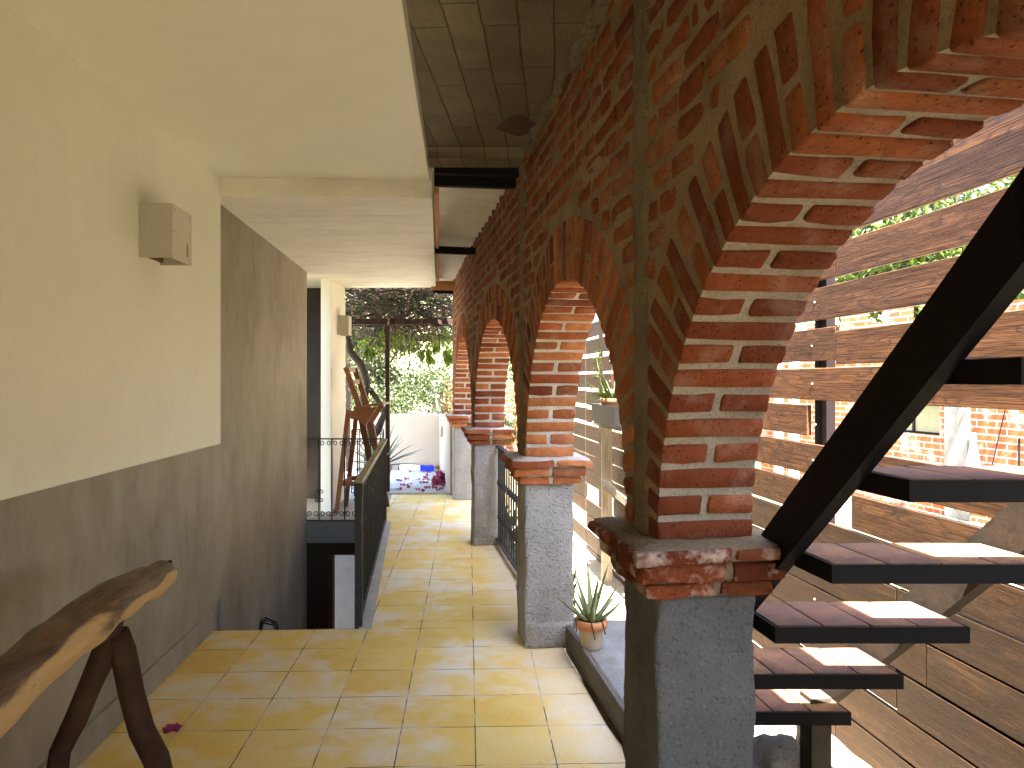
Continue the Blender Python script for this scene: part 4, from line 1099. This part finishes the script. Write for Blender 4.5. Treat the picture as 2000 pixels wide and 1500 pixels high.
mb.box(NP((wy0+wy1)/2,(wz0+wz1)/2,.10), (.01,(wy1-wy0)/2*1.03,(wz1-wz0)/2), ax_); wd = mb.build('window', 'pane', nb)
mb = MB()
for yy in (wy0,(wy0+wy1)/2,wy1): mb.box(NP(yy,(wz0+wz1)/2,.085), (.015,.018,(wz1-wz0)/2), ax_)
mb.box(NP((wy0+wy1)/2,wz0+.01,.085), (.015,(wy1-wy0)/2,.015), ax_); mb.build('frame', 'black', wd)
t = thing('timber_frame', 'yellowish timber door frame propped against the brick house', 'timber', NP(11.75,-.32,-.2))
for yy in (11.9,12.3): mb = MB(); board(mb, NP(yy,-.3,-.23), NP(yy,2.0,-.23), .16, .12, V((0,1,0))); mb.build('upright', 'palew', t)
mb = MB(); board(mb, NP(11.8,2.05,-.24), NP(12.4,2.05,-.24), .12, .12); mb.build('lintel', 'palew', t)
mb = MB()
for k in range(9):
    a = math.pi*2*k/9
rows = 14; seg = 22; vs = []; c0 = NP(8.72,.0,-.10)
for i in range(rows+1):
    f = i/rows; r = .025+.13*f**1.2
    for k in range(seg):
        a = 2*math.pi*k/seg; q = r*(1+.25*math.sin(a*5+f*2)); vs.append(c0+V((q*math.cos(a)*.5, q*math.sin(a), .78-.6*f-.03*math.sin(a*3)*f)))
mb.add(vs, [(i*seg+k, i*seg+(k+1)%seg, (i+1)*seg+(k+1)%seg, (i+1)*seg+k) for i in range(rows) for k in range(seg)])
tag(mb.build('hanging_cloth', 'cloth', None, True), 'pale blue cloth hanging against the brick house', 'cloth')
mb = MB(); mb.tube([NP(8.35,1.15,-.04), NP(8.55,.35,-.04)], .006, 5); mb.tube([NP(8.2,.75,-.04), NP(8.2,-.2,-.04)], .012, 6)
tag(mb.build('cable', 'black', None), 'thin dark cable hanging on the brick house', 'cable')
# pale plastered building seen through the far arches
pb = thing('plaster_house', 'pale plastered house behind the far end of the fence', 'house', (2.2,13,-.32))
mb = MB(); mb.prism([(.2,13.5),(3.8,12.5),(5.2,16),(.8,17)], -.4, 4.2); mb.build('wall', 'cream', pb)
mb = MB(); mb.prism([(0,13.3),(4.0,12.2),(5.5,16.2),(.6,17.2)], 4.2, 4.36); mb.build('roof', 'clay', pb)
# far brick gable beyond the terrace
t = thing('brick_wall', 'sunlit far brick wall corner beyond the terrace parapet', 'wall', (-1.3,17,-.32))
mb = MB(); mb.add([(-1.62,17,-.4),(1.8,17,-.4),(1.8,17,1.42),(-1.62,17,1.42)], [(0,1,2,3)], (.5,.5,.5), [[(0,0),(3.42,0),(3.42,1.8),(0,1.8)]])
mb.add([(-1.62,17,-.4),(-1.62,17.3,-.4),(-1.62,17.3,1.42),(-1.62,17,1.42)], [(0,3,2,1)], (.5,.5,.5), [[(0,0),(0,1.8),(.3,1.8),(.3,0)]])
mb.add([(-1.62,17,1.42),(1.8,17,1.42),(1.8,17.3,1.42),(-1.62,17.3,1.42)], [(0,1,2,3)], (.5,.5,.5), [[(0,0),(3.4,0),(3.4,.3),(0,.3)]])
mb.build('face', 'nbrick', t)
mb = MB(); mb.box((-1.76,16.95,.5), (.13,.12,.9)); mb.build('corner_post', 'ncon', t)
# hillside
mb = MB(); n1, n2 = 36, 20
for i in range(n1+1):
    for j in range(n2+1):
        x = -40+80*i/n1; f = j/n2; y = 20+40*f; mb.v.append(V((x, y, -.5+17*f**1.15+noise.noise(V((x*.2,y*.2,0)))*1.2))); mb.t.append((.5,.5,.5))
for i in range(n1):
    for j in range(n2):
        a = i*(n2+1)+j; mb.f.append([a, a+n2+1, a+n2+2, a+1])
M['hill'] = m_simple('scrubby hillside', (.10,.12,.04), (.20,.18,.09), 1.5, .95, 1)
struct(mb.build('hillside', 'hill', None, True), 'green scrubby hillside beyond the terrace', 'hill')
def clump(mb, c, r, cnt, L):
    for k in range(cnt):
        d = V((random.gauss(0,1), random.gauss(0,1), random.gauss(0,1))).normalized()*random.random()**.4
        mb.leaf(V(c)+V((d.x*r, d.y*r, d.z*r*.8)), L*random.uniform(.6,1.4), L*random.uniform(.35,.6))
mb = MB()
for k in range(75):
    y = random.uniform(15,22); x = random.uniform(-.34,.02)*y+random.uniform(-.5,.3)
    z = -.3+random.random()**1.1*(1.2+.30*(y-14))+.12*(y-15)
    clump(mb, (x,y,z), random.uniform(.35,.8), 330, .10)
tag(mb.build('shrub_bank', 'leaf', None), 'bank of sunlit green shrubs beyond the terrace parapet', 'shrubs', None, 'stuff')
def tree(label, x, y, h_, r, group, cnt=26, mat='leaf', L=.13, tr=.14):
    t = thing('tree', label, 'tree', (x,y,-.3), group)
    mb = MB(); top = V((x+random.uniform(-.3,.3), y, h_*.62))
    mb.tube([(x,y,-.35),(x+.06,y,h_*.2),(x-.05,y+.05,h_*.4),tuple(top)], [tr,tr*.8,tr*.6,tr*.35], 9, wob=.2)
    cl = []
    for k in range(cnt):
        a = random.random()*6.28; q = random.random()**.6; zz = h_*random.uniform(.42,1.0)
        sc = math.sin(math.pi*min(1, max(.12, (zz/h_-.3)/.8)))
        c = V((x+r*q*math.cos(a)*sc, y+r*q*math.sin(a)*sc, zz)); cl.append(c)
        if k % 2 == 0: mb.tube([V((x,y,h_*random.uniform(.3,.55))), (V((x,y,h_*.5))+c)/2+V((0,0,-.1)), c], [tr*.35,tr*.22,tr*.08], 6)
    mb.build('trunk', 'bark', t, True)
    mb = MB()
    for c in cl: clump(mb, c, r*random.uniform(.25,.42), 420, L)
    mb.build('crown', mat, t)
tree('dark stemmed tree rising from the shrub bank beyond the parapet', -3.0,16.5,3.4,1.1, None, 14, 'leaf', .10, .11)
tree('bright green tree behind the brick house, nearest the staircase', 8.2,6.8,6.2,2.6, None, 34, 'leafy', .17)
tree('bright green tree behind the brick house, second along', 7.0,12.4,6.6,2.6, None, 34, 'leafy', .17)
tree('tall green tree behind the pale plastered house', 4.2,19.5,7.5,3.0, None, 30, 'leaf', .2)
tree('green tree far right beyond the fence corner', 10.5,3.4,6.6,2.8, None, 34, 'leafy', .18)

# ------------------------------------------------------------------ light, camera
w = bpy.data.worlds.new('World'); scene.world = w; w.use_nodes = True
sk = w.node_tree.nodes.new('ShaderNodeTexSky'); sk.sky_type = 'NISHITA'; sk.sun_disc = False
sd = V((.011,.443,-1)).normalized()
sk.sun_elevation = math.asin(-sd.z); sk.sun_rotation = math.atan2(-sd.x, -sd.y)
sk.dust_density = 1.5
w.node_tree.links.new(sk.outputs[0], w.node_tree.nodes['Background'].inputs[0])
w.node_tree.nodes['Background'].inputs[1].default_value = .10
su = bpy.data.lights.new('Sun', 'SUN'); su.energy = 3.2; su.angle = math.radians(.5); su.color = (1,.96,.88)
so = bpy.data.objects.new('Sun', su); COL.objects.link(so); so.rotation_euler = sd.to_track_quat('-Z', 'Y').to_euler(); so.location = (0,-4,8)
cam = bpy.data.cameras.new('Camera'); cam.sensor_width = 36; cam.lens = F/2000*36; cam.shift_y = -8/2000; cam.clip_end = 400; cam.clip_start = .02
co = bpy.data.objects.new('Camera', cam); COL.objects.link(co); co.location = (0,0,EYE); co.rotation_euler = (math.radians(90),0,0)
scene.camera = co
vs = scene.view_settings; vs.view_transform = 'Standard'; vs.look = 'None'; vs.gamma = 1; vs.exposure = 4.75
cy = scene.cycles; cy.use_denoising = True; cy.max_bounces = 12; cy.diffuse_bounces = 8; cy.glossy_bounces = 4; cy.sample_clamp_indirect = 8
